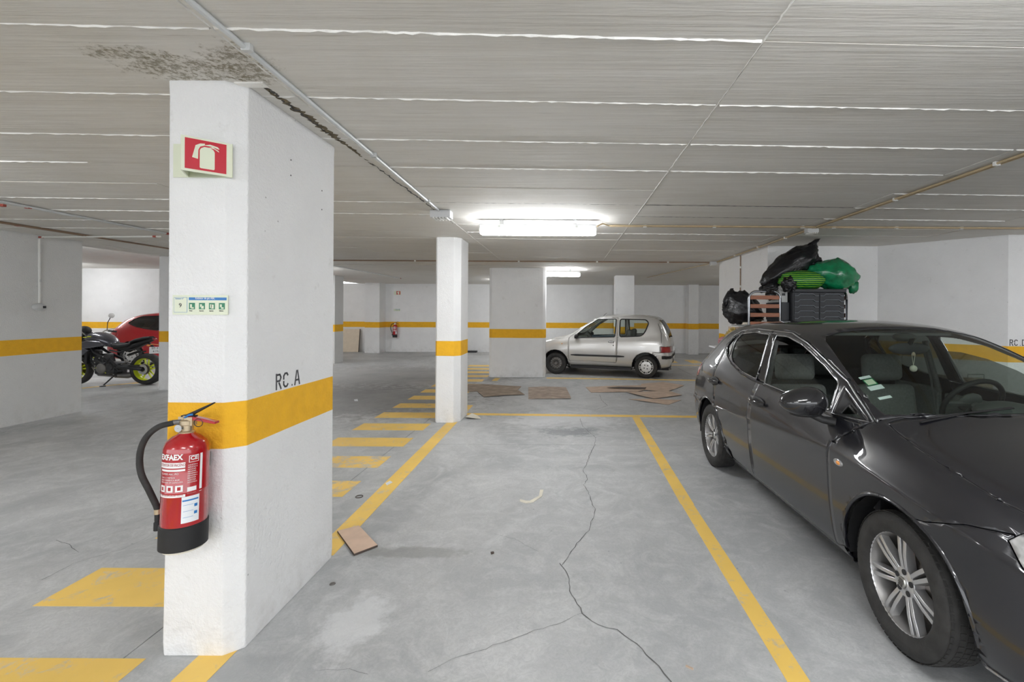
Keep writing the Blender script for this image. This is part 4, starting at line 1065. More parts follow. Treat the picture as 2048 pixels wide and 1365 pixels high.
cha.location = BL.matrix_basis @ Vector((1.54, .0, 1.225))
s = MB(); s.tube([(-.012, 0, .03), (0, 0, -.05)], .0015, 5); s.tube([(.012, 0, .03), (0, 0, -.05)], .0015, 5); ob('cord', s, M['paper'], cha)
s = MB(); s.ball((0, 0, -.068), .022, .022, .022, 14, 8); ob('bead', s, M['paper'], cha, smooth=60)
s = MB(); s.ball((0, 0, .028), .010, .010, .014, 10, 6); ob('knot', s, M['card'], cha, smooth=60)
# windscreen stickers, inside of the glass at the lower right of the car
def sticker(pts, m, name='windscreen_sticker'):
    s = MB(); vs = []
    for (x, y) in pts:
        p = TOP(x, y); vs.append((p.x, p.y, p.z - .006))
    s.add(vs, [(0, 1, 2, 3)]); return ob(name, s, m, BL)
def quad(s0, s1, y0, y1): return [(s0, y0), (s1, y0), (s1, y1), (s0, y1)]
sticker(quad(1.885, 1.905, -.605, -.54), M['labelwhite']); sticker(quad(1.91, 1.962, -.60, -.54), M['baggreen']); sticker(quad(1.916, 1.956, -.594, -.546), M['cream']); sticker(quad(1.966, 1.998, -.61, -.53), M['labelwhite']); sticker(quad(2.05, 2.068, -.61, -.54), M['labelwhite'])
# wipers
for y0, y1 in ((.02, .58), (-.55, -.02)):
    wp = empty('wiper', (2.26, y0, .975)); wp.parent = BL
    s = MB(); a = TOP(2.25, y0); b = TOP(2.215, y1); o_ = Vector(wp.location)
    s.tube([a + Vector((.02, 0, .0)) - o_, a.lerp(b, .5) + Vector((0, 0, .012)) - o_, b + Vector((0, 0, .008)) - o_], .008, 6, flat=.6); ob('wiper_arm', s, M['blackplastic'], wp, smooth=60)
    s = MB(); s.tube([a.lerp(b, .05 * i) + Vector((-.008, 0, .008)) - o_ for i in range(2, 21)], .006, 6); ob('wiper_blade', s, M['black'], wp, smooth=60)
s = MB(); s.add([tuple(TOP(2.235, y) + Vector((0, 0, -.004))) for y in (-.62, -.3, 0, .3, .62)] + [tuple(TOP(2.30, y) + Vector((0, 0, -.02))) for y in (.62, .3, 0, -.3, -.62)], [tuple(range(10))]); ob('cowl_panel', s, M['blackplastic'], BL)
# ------------------------------------------------------------------ silver three-door car
SA = [(.52, .21), (.66, .24), (.715, .34), (.745, .48), (.757, .62)]
RS = [
 (-.555, [(.30, .36), (.45, .36), (.52, .40), (.56, .46), (.56, .52), (.55, .57), (.52, .60), (.48, .62), (.40, .63), (.32, .635), (.16, .64), (0, .64)]),
 (-.53, [(.45, .26), (.58, .27), (.63, .34), (.67, .44), (.67, .54), (.655, .63), (.62, .70), (.58, .76), (.50, .80), (.40, .82), (.2, .83), (0, .83)]),
 (-.46, [(.5, .24), (.65, .25), (.70, .34), (.725, .46), (.73, .58), (.71, .74), (.68, .85), (.65, .92), (.57, 1.01), (.47, 1.05), (.24, 1.07), (0, 1.07)]),
 (-.35, [(.55, .22), (.67, .24), (.72, .34), (.745, .48), (.75, .62), (.735, .80), (.70, .90), (.675, .97), (.59, 1.20), (.50, 1.27), (.26, 1.30), (0, 1.305)]),
 (-.22, [(.56, .21), (.69, .24), (.735, .36), (.755, .5), (.76, .64), (.74, .82), (.715, .90), (.69, .955), (.59, 1.34), (.51, 1.39), (.27, 1.415), (0, 1.42)]),
 (.1, [(.56, .21), (.69, .24), (.735, .36), (.757, .5), (.762, .64), (.745, .82), (.715, .90), (.695, .95), (.595, 1.385), (.52, 1.43), (.27, 1.455), (0, 1.46)]),
 (.5, SA + [(.745, .80), (.715, .89), (.70, .94), (.60, 1.395), (.525, 1.44), (.27, 1.468), (0, 1.473)]),
 (.9, SA + [(.745, .80), (.715, .88), (.70, .925), (.60, 1.39), (.525, 1.435), (.28, 1.465), (0, 1.47)]),
 (1.15, SA + [(.745, .79), (.715, .875), (.70, .915), (.605, 1.35), (.53, 1.40), (.29, 1.43), (0, 1.437)]),
 (1.4, SA + [(.745, .785), (.715, .87), (.695, .905), (.62, 1.225), (.55, 1.275), (.30, 1.305), (0, 1.315)]),
 (1.65, SA + [(.74, .78), (.71, .86), (.69, .895), (.645, 1.07), (.585, 1.11), (.32, 1.145), (0, 1.155)]),
 (1.88, SA + [(.74, .77), (.705, .85), (.685, .88), (.66, .925), (.60, .95), (.33, .985), (0, .995)]),
 (2.1, SA + [(.73, .76), (.695, .83), (.67, .855), (.63, .87), (.57, .885), (.32, .91), (0, .92)]),
 (2.4, SA + [(.72, .74), (.685, .79), (.655, .81), (.61, .825), (.55, .84), (.31, .86), (0, .865)]),
 (2.62, [(.5, .2), (.62, .22), (.68, .3), (.70, .42), (.70, .54), (.68, .65), (.64, .71), (.60, .74), (.55, .755), (.48, .765), (.27, .785), (0, .79)]),
 (2.78, [(.4, .2), (.52, .22), (.58, .3), (.60, .42), (.60, .52), (.58, .6), (.54, .64), (.5, .66), (.45, .67), (.40, .68), (.22, .69), (0, .695)]),
 (2.84, [(.3, .26), (.38, .27), (.42, .32), (.44, .4), (.44, .46), (.42, .52), (.4, .55), (.36, .565), (.32, .57), (.28, .575), (.16, .58), (0, .58)])]
s_fg = rnd_poly([(.735, .935), (.72, 1.355), (1.16, 1.345), (1.42, 1.19), (1.66, .985), (1.70, .895)], .03)
s_rg = rnd_poly([(.62, .94), (.625, 1.352), (.02, 1.345), (-.045, 1.27), (.02, 1.09), (.07, 1.01), (.14, .965)], .05)
s_door = rnd_poly([(.695, .33), (.67, .60), (.665, .93), (.675, 1.395), (1.19, 1.385), (1.45, 1.235), (1.74, .985), (1.875, .885), (1.865, .34)], .03)
silver_panels = [
 dict(name='wheel_opening', view='side', v=(0, 6), poly=circ(2.2, .27, .325), cut=True),
 dict(name='wheel_opening', view='side', v=(0, 6), poly=circ(0, .27, .325), cut=True),
 dict(name='front_side_glass', view='side', v=(0, 8.7), poly=s_fg, mat=M['clearglass'], pair=True, push=.006, thick=0, gap=0),
 dict(name='rear_side_glass', view='side', v=(0, 8.7), poly=s_rg, mat=M['clearglass'], pair=True, push=.006, thick=0, gap=0),
 dict(name='windscreen', view='top', v=(8.2, 11), poly=[(1.20, -1), (1.21, .49), (1.5, .555), (1.82, .60), (1.88, .5), (1.92, -1)], mat=M['glass'], push=.003, thick=0, gap=0),
 dict(name='rear_window', view='side', v=(8.9, 11), poly=[(-.27, 1.34), (-.40, .98), (-.44, .93), (-.8, .93), (-.8, 1.34)], mat=M['glass'], push=.003, thick=0, gap=0),
 dict(name='front_door', view='side', v=(0, 9.0), poly=s_door, mat=M['silver'], pair=True),
 dict(name='tail_light', view='side', v=(2, 8.8), poly=[(-.325, .735), (-.325, .60), (-.9, .60), (-.9, .735)], mat=M['redlens'], pair=True),
 dict(name='bumper_insert', view='side', v=(2, 11), poly=[(-.36, .52), (-.36, .455), (-.9, .455), (-.9, .52)], mat=M['blackplastic']),
 dict(name='rear_bumper', view='side', v=(0, 11), poly=[(-.17, .597), (-.9, .597), (-.9, -.1), (-.10, -.1), (-.10, .5)], mat=M['silver']),
 dict(name='tailgate', view='side', v=(7.6, 11), poly=[(-.20, 1.46), (-.33, 1.2), (-.42, .9), (-.42, .597), (-.9, .597), (-.9, 1.46)], mat=M['silver']),
 dict(name='bonnet', view='top', v=(7.5, 11), poly=[(1.93, -1), (1.90, .5), (1.86, .60), (2.1, .62), (2.4, .60), (2.62, .5), (2.72, .35), (2.74, -1)], mat=M['silver']),
 dict(name='front_bumper', view='side', v=(0, 11), poly=[(2.48, -.1), (2.48, .56), (2.6, .6), (3, .6), (3, -.1)], mat=M['silver']),
 dict(name='headlight', view='side', v=(4, 10), poly=[(2.58, .62), (2.62, .74), (3, .72), (3, .61)], mat=M['clearlens'], pair=True),
 dict(name='body_shell', poly=None, mat=M['silver'])]
SL = empty('car', (2.05, 11.14, 0), math.atan2(.302, -.953)); tag(SL, 'small silver three-door car parked across, behind the wide pillar slab', 'car')
mds, HS, TS = build_car('car', RS, silver_panels, SL, gap=.004)
for sd_ in (-1, 1):
    outline('window_rubber', s_fg, HS, sd_, .011, M['blackplastic'], SL)
    outline('window_rubber', s_rg, HS, sd_, .014, M['blackplastic'], SL)
    s = MB(); pts = [HS(.50 + .13 * i, .485 + .0 * i, sd_) + Vector((0, sd_ * .006, 0)) for i in range(11)]
    s.tube(pts, [.012] + [.022] * 9 + [.012], 8, flat=1.0); ob('rubbing_strip', s, M['blackplastic'], SL, smooth=60)
    p = HS(.815, .815, sd_); h_ = empty('door_handle', tuple(p)); h_.parent = SL
    s = MB(); s.ball((0, 0, 0), .075, .008, .026, 18, 8); ob('handle_recess', s, M['black'], h_, smooth=60)
    s = MB(); s.box(-.055, .055, sd_ * .004 - .006, sd_ * .004 + .012, -.008, .016); ob('grip', s, M['silver'], h_, bevel=.004)
    p = HS(.76, .735, sd_)
    s = MB(); s.ball(tuple(p), .013, .006, .013, 12, 6); ob('keyhole', s, M['black'], SL, smooth=60)
    p = HS(2.03, .745, sd_); s = MB(); s.ball(tuple(p), .014, .008, .012, 12, 6); ob('side_repeater', s, M['amber'], SL, smooth=60)
    mr = empty('wing_mirror', (1.66, sd_ * .755, .93)); mr.parent = SL
    s = MB(); s.ball((0, 0, 0), .05, .075, .055, 16, 10); ob('mirror_shell', s, M['blackplastic'], mr, smooth=60)
    s = MB(); s.box(-.01, .05, -sd_ * .03 - .035, -sd_ * .03 + .035, -.05, -.02); ob('mirror_arm', s, M['blackplastic'], mr)
    for cx in (0, 2.2):
        ring_part('wheel_well', cx, .27, .328, 0, sd_ * .42, sd_ * .72, M['blackplastic'], SL, -.15, PI + .15)
    make_wheel(SL, 0, sd_ * .655, .262, .262, .155, .168, sd_, 'hubcap')
    make_wheel(SL, 2.2, sd_ * .655, .262, .262, .155, .168, sd_, 'steel', steer=math.radians(8))
    s = MB(); s.tube([HS(.30 + .15 * i, .215, sd_) for i in range(12)], .022, 8); ob('sill', s, M['silver'], SL, smooth=60)
    s = MB(); s.tube([HS(-.19, 1.38, sd_), HS(-.26, 1.25, sd_), HS(-.33, 1.05, sd_), HS(-.345, .85, sd_), HS(-.335, .62, sd_)], .006, 6); ob('tailgate_seam', s, M['black'], SL)
    for ii, yy in enumerate((.70, .655)):
        pass
    s = MB(); s.box(.72, 1.80, sd_ * .66 - .02, sd_ * .66 + .02, .3, .90); ob('door_lining', s, M['bluecloth'], SL, bevel=.01)
    for (sx_, tp) in ((.80, 1.08),): seat(SL, sx_, sd_ * .32, M['interior'], .22, .33, tp)
s = MB(); s.box(-.48, 2.6, -.38, .38, .16, .22); s.box(.36, 1.85, -.62, .62, .16, .22); ob('underbody', s, M['black'], SL)
s = MB(); s.box(1.62, 1.9, -.60, .60, .45, .90); ob('dashboard', s, M['dash'], SL, bevel=.05)
s = MB(); s.box(1.88, 1.91, -.6, .6, .2, .8); ob('bulkhead', s, M['black'], SL)
s = MB(); s.box(-.05, .30, -.52, .52, .35, .82); ob('rear_bench', s, M['interior'], SL, bevel=.04)
stw = empty('steering_wheel', (1.42, .32, .88)); stw.parent = SL; stw.rotation_euler = (0, math.radians(-62), 0)
s = MB(); s.tube([(.17 * math.cos(2 * PI * i / 24), .17 * math.sin(2 * PI * i / 24), 0) for i in range(24)], .013, 6, True); ob('wheel_ring', s, M['blackplastic'], stw, smooth=60)
s = MB(); s.box(-.16, .16, -.02, .02, -.01, .01); ob('wheel_spokes', s, M['dash'], stw)
s = MB(); p = TS(1.18, 0); s.tube([p, p + Vector((-.09, 0, .085))], [.007, .004], 6); s.ball(tuple(p), .025, .015, .01, 10, 6); ob('aerial', s, M['black'], SL)
s = MB(); p = Vector((-.49, 0, .96)); s.tube([(-.44, 0, .93), (-.53, 0, .945)], .014, 8); s.tube([(-.46, .02, .94), (-.44, .35, .99)], .007, 6); ob('rear_wiper', s, M['black'], SL)
s = MB(); s.box(-.572, -.555, -.26, .26, .62 - .02, .62 + .09); ob('licence_plate', s, M['labelwhite'], SL)
s = MB(); s.ball((-.50, .25, .755), .012, .02, .012, 10, 6); ob('tailgate_badge', s, M['black'], SL)
s = MB(); s.tube([(-.30, .35, .18), (-.54, .35, .20)], .02, 10); ob('exhaust_pipe', s, M['alloydark'], SL)

# ------------------------------------------------------------------ red hatchback behind the motorcycle
r_win = rnd_poly([(-.20, 1.155), (-.06, 1.265), (.14, 1.335), (.90, 1.36), (.96, .955), (.55, .975), (.13, 1.045)], .04)
r_fwin = rnd_poly([(1.04, .95), (1.0, 1.355), (1.2, 1.35), (1.5, 1.25), (1.86, 1.09), (2.02, .96)], .03)
red_panels = [
 dict(name='wheel_opening', view='side', v=(0, 6), poly=circ(2.469, .30, .37), cut=True),
 dict(name='wheel_opening', view='side', v=(0, 6), poly=circ(0, .30, .37), cut=True),
 dict(name='rear_side_glass', view='side', v=SIDE, poly=r_win, mat=M['glassdark'], pair=True, push=.004, thick=0, gap=0),
 dict(name='front_side_glass', view='side', v=SIDE, poly=r_fwin, mat=M['glassdark'], pair=True, push=.004, thick=0, gap=0),
 dict(name='windscreen', view='top', v=TOPV, poly=[(1.42, -1), (1.44, .45), (1.50, .562), (1.8, .625), (2.12, .67), (2.20, .55), (2.26, -1)], mat=M['glassdark'], push=.003, thick=0, gap=0),
 dict(name='rear_window', view='top', v=(8.6, 11), poly=[(-.69, -1), (-.68, .46), (-.50, .50), (-.45, .3), (-.44, -1)], mat=M['glassdark'], push=.003, thick=0, gap=0),
 dict(name='tail_light', view='side', v=(3, 8.5), poly=[(-.60, .98), (-.42, .90), (-.35, .86), (-.42, .80), (-.9, .78), (-.9, .97)], mat=M['redlens'], pair=True),
 dict(name='front_door', view='side', v=(0, 9.0), poly=rnd_poly([(.97, .25), (.93, .95), (.93, 1.39), (1.2, 1.38), (1.66, 1.22), (2.16, .95), (2.05, .8), (2.02, .25)], .05), mat=M['redpaint'], pair=True),
 dict(name='rear_bumper', view='side', v=(0, 11), poly=[(-.30, -.1), (-.34, .45), (-.40, .66), (-.95, .66), (-.95, -.1)], mat=M['redpaint']),
 dict(name='bonnet', view='top', v=(7.5, 11), poly=[(2.275, -1), (2.215, .66), (2.6, .69), (3.0, .58), (3.15, .3), (3.17, -1)], mat=M['redpaint']),
 dict(name='body_shell', poly=None, mat=M['redpaint'])]
RD = empty('car', (-11.53, 12.86, 0), 0.0); tag(RD, 'red hatchback parked along the back wall, partly behind the motorcycle', 'car')
mdr, HR, TR = build_car('car', RI, red_panels, RD, gap=.004)
for sd_ in (-1, 1):
    outline('window_rubber', r_win, HR, sd_, .008, M['blackplastic'], RD)
    make_wheel(RD, 0, sd_ * .730, .30, .30, .185, .2, sd_, 'hubcap'); make_wheel(RD, 2.469, sd_ * .730, .30, .30, .185, .2, sd_, 'hubcap')
    p = HR(1.12, .86, sd_); s = MB(); s.ball(tuple(p), .09, .02, .02, 14, 6); ob('door_handle', s, M['redpaint'], RD, smooth=60)
    for cx in (0, 2.469): ring_part('wheel_well', cx, .30, .375, 0, sd_ * .48, sd_ * .80, M['blackplastic'], RD, -.15, PI + .15)
s = MB(); s.box(-.60, 3.0, -.45, .45, .17, .24); s.box(.42, 2.05, -.72, .72, .17, .24); ob('underbody', s, M['black'], RD)
s = MB(); s.box(-.5, 2.1, -.66, .66, .24, .80); ob('cabin_fill', s, M['interior'], RD, bevel=.05)
s = MB(); p = TR(.68, -.0); s.tube([p, p + Vector((-.17, 0, .19))], [.008, .005], 6); s.ball(tuple(p), .04, .02, .015, 10, 6); ob('aerial', s, M['black'], RD)
for y_ in (-.36, .36): seat(RD, 1.0, y_, M['interior'], .25, .34, 1.14)
# ------------------------------------------------------------------ motorcycle (front axle towards -X)
MT = empty('motorcycle', (-8.47, 9.2, 0), PI - 0.0); tag(MT, 'black naked motorcycle with neon yellow wheels on its side stand', 'motorcycle')
# local x forward, y left; the side facing the camera is the left one (y > 0 -> room -Y)
def bike_wheel(x, R, wd, rear):
    w_ = empty('wheel', (x, 0, R)); w_.parent = MT; h = wd / 2; TT = Matrix.Rotation(-PI / 2, 4, 'X')
    s = MB(); s.lathe([(R * .70, -h * .8), (R * .78, -h), (R * .90, -h * .95), (R * .97, -h * .55), (R, 0), (R * .97, h * .55), (R * .90, h * .95), (R * .78, h), (R * .70, h * .8)], 48, TT, cap=False); ob('tyre', s, M['rubber'], w_, smooth=40)
    s = MB(); s.lathe([(R * .70, -h * .8), (R * .735, -h * .85), (R * .66, -h * .5), (R * .64, 0), (R * .66, h * .5), (R * .735, h * .85), (R * .70, h * .8)], 40, TT, cap=False)
    ob('rim', s, M['yellowrim'], w_, smooth=40)
    s = MB()
    for i in range(5):
        for sg in (-1, 1):
            a = 2 * PI * i / 5 + .3; q0 = Vector((R * .12 * math.cos(a + sg * .5), 0, R * .12 * math.sin(a + sg * .5))); q1 = Vector((R * .67 * math.cos(a + sg * .2), 0, R * .67 * math.sin(a + sg * .2)))
            s.tube([q0, q1], [.016, .011], 6, flat=1.3)
    s.lathe([(R * .15, -h * .6), (R * .15, h * .6)], 20, TT)
    ob('spokes', s, M['yellowrim'], w_, smooth=50)
    for sg in ((1, -1) if not rear else (1,)):
        s = MB(); s.lathe([(.05, -.003), (.135 if not rear else .11, -.003), (.135 if not rear else .11, .003), (.05, .003)], 28, TT @ Matrix.Translation((0, 0, sg * (h * .75))), cap=False); ob('brake_disc', s, M['disc'], w_)
    s = MB(); s.lathe([(.03, -h * 1.1), (.03, h * 1.1)], 14, TT); ob('hub', s, M['black'], w_)
    return w_
bike_wheel(0, .318, .17, True); bike_wheel(1.40, .303, .12, False)
def part(name, m, fn, smooth=50, bevel=0, parent=None):
    s = MB(); fn(s); return ob(name, s, m, parent or MT, smooth=smooth, bevel=bevel)
def slab2(s, poly, w0, w1=None):       # side outline in x,z extruded across y
    k = len(poly); w1 = w1 or w0
    vs = [(x, -w0, z) for x, z in poly] + [(x, w0, z) for x, z in poly]
    s.add(vs, [tuple(range(k)), tuple(range(2 * k - 1, k - 1, -1))] + [(i, (i + 1) % k, k + (i + 1) % k, k + i) for i in range(k)])
def hull(s, spine):      # (x, z, ry, rz) rings -> smooth body
    seg = 14; vs = []; fs = []
    for x, z, ry, rz in spine:
        for i in range(seg):
            a = 2 * PI * i / seg; vs.append((x, ry * math.copysign(abs(math.cos(a)) ** .75, math.cos(a)), z + rz * math.copysign(abs(math.sin(a)) ** .75, math.sin(a))))
    for r in range(len(spine) - 1):
        for i in range(seg): fs.append((r * seg + i, r * seg + (i + 1) % seg, (r + 1) * seg + (i + 1) % seg, (r + 1) * seg + i))
    fs += [tuple(range(seg)), tuple((len(spine) - 1) * seg + i for i in range(seg))]
    s.add(vs, fs)
part('fuel_tank', M['tank'], lambda s: hull(s, [(.60, .80, .05, .04), (.66, .84, .11, .09), (.78, .89, .15, .12), (.92, .93, .165, .13), (1.06, .94, .15, .12), (1.18, .91, .11, .09), (1.24, .88, .06, .05)]))
part('tank_side_cover', M['tank'], lambda s: [slab2(s, [(.68, .80), (.80, .88), (1.05, .90), (1.22, .84), (1.30, .74), (1.10, .73), (.9, .76)], .18)], bevel=.02)
part('yellow_stripe', M['yellowrim'], lambda s: [s.box(.98, 1.06, .13, .155, .965, .98), s.box(1.08, 1.15, .12, .145, .95, .965)])
part('seat', M['blackplastic'], lambda s: hull(s, [(.68, .80, .08, .05), (.60, .79, .12, .06), (.45, .785, .15, .05), (.32, .80, .14, .05), (.24, .84, .12, .045)]))
part('pillion_seat', M['blackplastic'], lambda s: hull(s, [(.28, .86, .11, .03), (.18, .90, .11, .035), (.04, .935, .10, .035), (-.08, .955, .07, .025)]))
part('tail_section', M['blackplastic'], lambda s: hull(s, [(.62, .74, .08, .03), (.40, .73, .12, .05), (.2, .79, .11, .055), (.02, .87, .08, .05), (-.14, .93, .04, .03)]))
part('tail_light', M['redlens'], lambda s: s.ball((-.15, 0, .92), .03, .05, .02, 12, 6))
part('plate_bracket', M['black'], lambda s: s.tube([(0, 0, .86), (-.10, 0, .78), (-.20, 0, .70)], .02, 6))
lp = empty('licence_plate', (-.205, .02, .70)); lp.parent = MT; lp.rotation_euler = (0, math.radians(25), math.radians(-50))
s = MB(); s.box(-.004, .004, -.11, .11, -.07, .07); ob('plate', s, M['labelwhite'], lp)
text_obj('plate_text', '07-31', .055, M['black'], lp, Matrix(((0, 0, -1, -.0045), (-1, 0, 0, .075), (0, 1, 0, .01), (0, 0, 0, 1))), ax='LEFT'); text_obj('plate_text', '4 MA', .055, M['black'], lp, Matrix(((0, 0, -1, -.0045), (-1, 0, 0, .06), (0, 1, 0, -.055), (0, 0, 0, 1))), ax='LEFT')
for y_ in (-.10, .10): part('turn_signal', M['amber'], lambda s: (s.tube([(-.10, 0, .82), (-.12, y_, .80)], .008, 6), s.ball((-.125, y_ * 1.2, .80), .03, .02, .018, 10, 6)))
part('frame', M['black'], lambda s: [s.tube([(1.16, .05 * q, .86), (.95, .12 * q, .66), (.62, .13 * q, .50), (.46, .10 * q, .34)], .026, 8) for q in (-1, 1)] + [s.tube([(.66, .10 * q, .70), (.45, .10 * q, .66), (.2, .09 * q, .78)], .018, 8) for q in (-1, 1)] + [s.tube([(1.12, .07 * q, .80), (1.02, .09 * q, .45), (.9, .09 * q, .28)], .02, 8) for q in (-1, 1)])
eng = empty('engine', (.75, 0, .40)); eng.parent = MT
s = MB(); s.box(-.22, .18, -.15, .15, -.18, .06); s.box(-.02, .22, -.13, .13, .0, .24, Matrix.Rotation(math.radians(15), 4, 'Y')); ob('crankcase', s, M['engine'], eng, bevel=.03, smooth=50)
s = MB(); s.lathe([(.001, .03), (.085, .028), (.10, .015), (.105, 0)], 24, Matrix.Translation((.02, .15, -.06)) @ Matrix.Rotation(-PI / 2, 4, 'X')); ob('clutch_cover', s, M['alloydark'], eng, smooth=50)
s = MB(); s.lathe([(.001, .025), (.06, .024), (.07, 0)], 24, Matrix.Translation((-.15, .15, -.03)) @ Matrix.Rotation(-PI / 2, 4, 'X')); ob('sprocket_cover', s, M['engine'], eng, smooth=50)
s = MB()
for k_ in range(6): s.box(.0, .24, -.135, .135, .03 + .03 * k_, .038 + .03 * k_, Matrix.Rotation(math.radians(15), 4, 'Y'))
ob('cooling_fins', s, M['engine'], eng)['kind'] = 'stuff'
rq = random.Random(4)
for k_ in range(16):
    s = MB(); s.ball((rq.uniform(-.2, .2), .155 + rq.uniform(0, .02), rq.uniform(-.16, .2)), .012, .008, .012, 8, 5); ob('bolt_cap', s, M['steel'] if k_ % 3 else M['yellowrim'], eng, smooth=60)
s = MB(); s.tube([(-.30, .13, -.10), (-.12, .16, .06), (.0, .15, .14)], .010, 6); s.tube([(-.2, .16, .2), (-.05, .17, .02), (.1, .16, .1)], .009, 6); ob('hoses', s, M['black'], eng, smooth=60)
part('radiator', M['black'], lambda s: s.box(1.06, 1.11, -.16, .16, .42, .72), bevel=.01)
part('radiator_shroud', M['tank'], lambda s: slab2(s, [(1.02, .70), (1.22, .80), (1.32, .72), (1.16, .58)], .175), bevel=.015)
part('exhaust', M['alloydark'], lambda s: [s.tube([(.98, .06 * q, .52), (1.04, .06 * q, .36), (.92, .06 * q, .20), (.6, .03, .17)], .022, 8) for q in (-1, 1)] + [s.tube([(.66, -.02, .18), (.45, -.06, .18), (.34, -.10, .20)], [.05, .065, .05], 12)])
part('swingarm', M['black'], lambda s: [s.tube([(.50, .11 * q, .36), (.30, .115 * q, .36), (0, .115 * q, .318)], [.035, .032, .024], 8, flat=1.3) for q in (-1, 1)])
part('chain_guard', M['blackplastic'], lambda s: slab2(s, [(.44, .42), (.10, .40), (.0, .36), (.02, .34), (.44, .38)], .125), bevel=.01)
part('sprocket', M['steel'], lambda s: s.lathe([(.05, 0), (.095, 0), (.095, .006), (.05, .006)], 24, Matrix.Translation((0, .10, .318)) @ Matrix.Rotation(-PI / 2, 4, 'X'), cap=False))
part('rear_fender', M['blackplastic'], lambda s: hull(s, [(.36, .60, .06, .02), (.22, .655, .07, .015), (.08, .67, .07, .015)]))
part('footpeg_bracket', M['alloydark'], lambda s: [s.tube([(.36, .13 * q, .62), (.30, .15 * q, .46), (.20, .15 * q, .50)], .012, 6) for q in (-1, 1)] + [s.tube([(.30, .15 * q, .44), (.30, .23 * q, .44)], .012, 8) for q in (-1, 1)])
part('side_stand', M['black'], lambda s: [s.tube([(.50, .12, .24), (.62, .26, .025)], [.014, .012], 8), s.box(.60, .66, .23, .30, .0, .014)])
fk = empty('front_fork', (1.40, 0, .303)); fk.parent = MT
for q in (-1, 1):
    s = MB(); s.tube([(0, .10 * q, 0), (-.11, .10 * q, .27)], .028, 10); s.tube([(-.11, .10 * q, .27), (-.24, .10 * q, .62)], .021, 10); ob('fork_leg', s, M['black'], fk, smooth=50)
s = MB(); s.box(-.29, -.19, -.13, .13, .54, .575); s.box(-.25, -.15, -.13, .13, .38, .41); ob('triple_clamp', s, M['black'], fk, bevel=.01)
s = MB(); hl = [(.33 * math.cos(a), .33 * math.sin(a)) for a in [.5 + .1 * i for i in range(16)]]
s.add([(x, y, z) for x, z in hl for y in (-.06, .06)], [(2 * i, 2 * i + 1, 2 * i + 3, 2 * i + 2) for i in range(15)]); fe = ob('front_mudguard', s, M['blackplastic'], fk, smooth=60); md = fe.modifiers.new('t', 'SOLIDIFY'); md.thickness = .006
hb = empty('handlebar', (1.15, 0, .93)); hb.parent = MT
s = MB(); s.tube([(-.14, .38, .12), (-.06, .24, .15), (0, .08, .04), (0, -.08, .04), (-.06, -.24, .15), (-.14, -.38, .12)], .011, 8); ob('bar', s, M['steel'], hb, smooth=60)
for q in (-1, 1):
    s = MB(); s.tube([(-.14, .39 * q, .12), (-.08, .27 * q, .14)], .018, 10); ob('hand_grip', s, M['black'], hb, smooth=60)
    s = MB(); s.tube([(-.02, .26 * q, .15), (-.10, .40 * q, .19)], .007, 6); ob('lever', s, M['steel'], hb)
    mr = empty('mirror', (-.06, .27 * q, .16)); mr.parent = hb
    s = MB(); s.tube([(0, 0, 0), (.02, .03 * q, .15), (-.01, .06 * q, .26)], .007, 6); ob('mirror_stem', s, M['black'], mr, smooth=60)
    s = MB(); s.ball((-.02, .07 * q, .30), .018, .07, .055, 16, 8); o = ob('mirror_glass', s, M['white'], mr, smooth=60)
part('instrument_panel', M['black'], lambda s: s.box(1.20, 1.28, -.08, .08, .98, 1.06), bevel=.01)
part('headlight', M['blackplastic'], lambda s: hull(s, [(1.24, .90, .08, .07), (1.30, .90, .11, .10), (1.38, .88, .10, .09), (1.42, .87, .06, .05)]))
part('headlight_lens', M['clearlens'], lambda s: s.ball((1.40, 0, .87), .03, .08, .07, 14, 8))
s = MB(); s.ball((1.28, 0, 1.08), .10, .12, .10, 14, 8); ob('fly_screen', s, M['blackplastic'], MT, smooth=60)
# ------------------------------------------------------------------ fire extinguisher, signs
EXR = .078
def cyl_patch(name, m, t0, t1, z0, z1, parent, r=EXR + .0006, k=14):
    s = MB(); vs = []; fs = []
    for i in range(k + 1):
        a = math.radians(t0 + (t1 - t0) * i / k)
        for z in (z0, z1): vs.append((r * math.cos(a), r * math.sin(a), z))
    for i in range(k): fs.append((2 * i, 2 * i + 2, 2 * i + 3, 2 * i + 1))
    s.add(vs, fs); return ob(name, s, m, parent, smooth=60)
def cyl_text(body, size, t0, z, m, parent, r=EXR + .0012, sx=1.0, bold=0.0):
    o = text_obj('label_text', body, size, m, parent, depth=0.0, sx=sx, bold=bold); me = o.data
    bm = bmesh.new(); bm.from_mesh(me)
    for v in bm.verts:
        a = math.radians(t0) + v.co.x / r; v.co = Vector((r * math.cos(a), r * math.sin(a), z + v.co.y))
    bm.to_mesh(me); bm.free(); return o
EX = empty('fire_extinguisher', (-1.592, 1.897, .54)); EX.rotation_euler = (0, math.radians(1.6), 0)
tag(EX, 'big red fire extinguisher with black hose hanging low on the near pillar', 'fire extinguisher')
s = MB(); s.lathe([(EXR, .09), (EXR, .235), (EXR + .0015, .238), (EXR + .0015, .243), (EXR, .246), (EXR, .39), (EXR * .97, .415), (EXR * .86, .438), (EXR * .62, .455), (.034, .463), (.026, .470), (.001, .470)], 44, cap=False); s.lathe([(.001, .088), (EXR, .09)], 44, cap=False)
ob('cylinder', s, M['extred'], EX, smooth=40)
s = MB(); s.lathe([(EXR * .9, .0), (EXR + .004, .004), (EXR + .004, .098), (EXR, .102)], 44, cap=False); ob('foot_ring', s, M['blackplastic'], EX, smooth=40)
s = MB(); s.lathe([(.001, .008), (EXR * .9, .008), (EXR * .9, -.008), (.001, -.008)], 36, cap=False); ob('base_cup', s, M['paper'], EX, smooth=40)
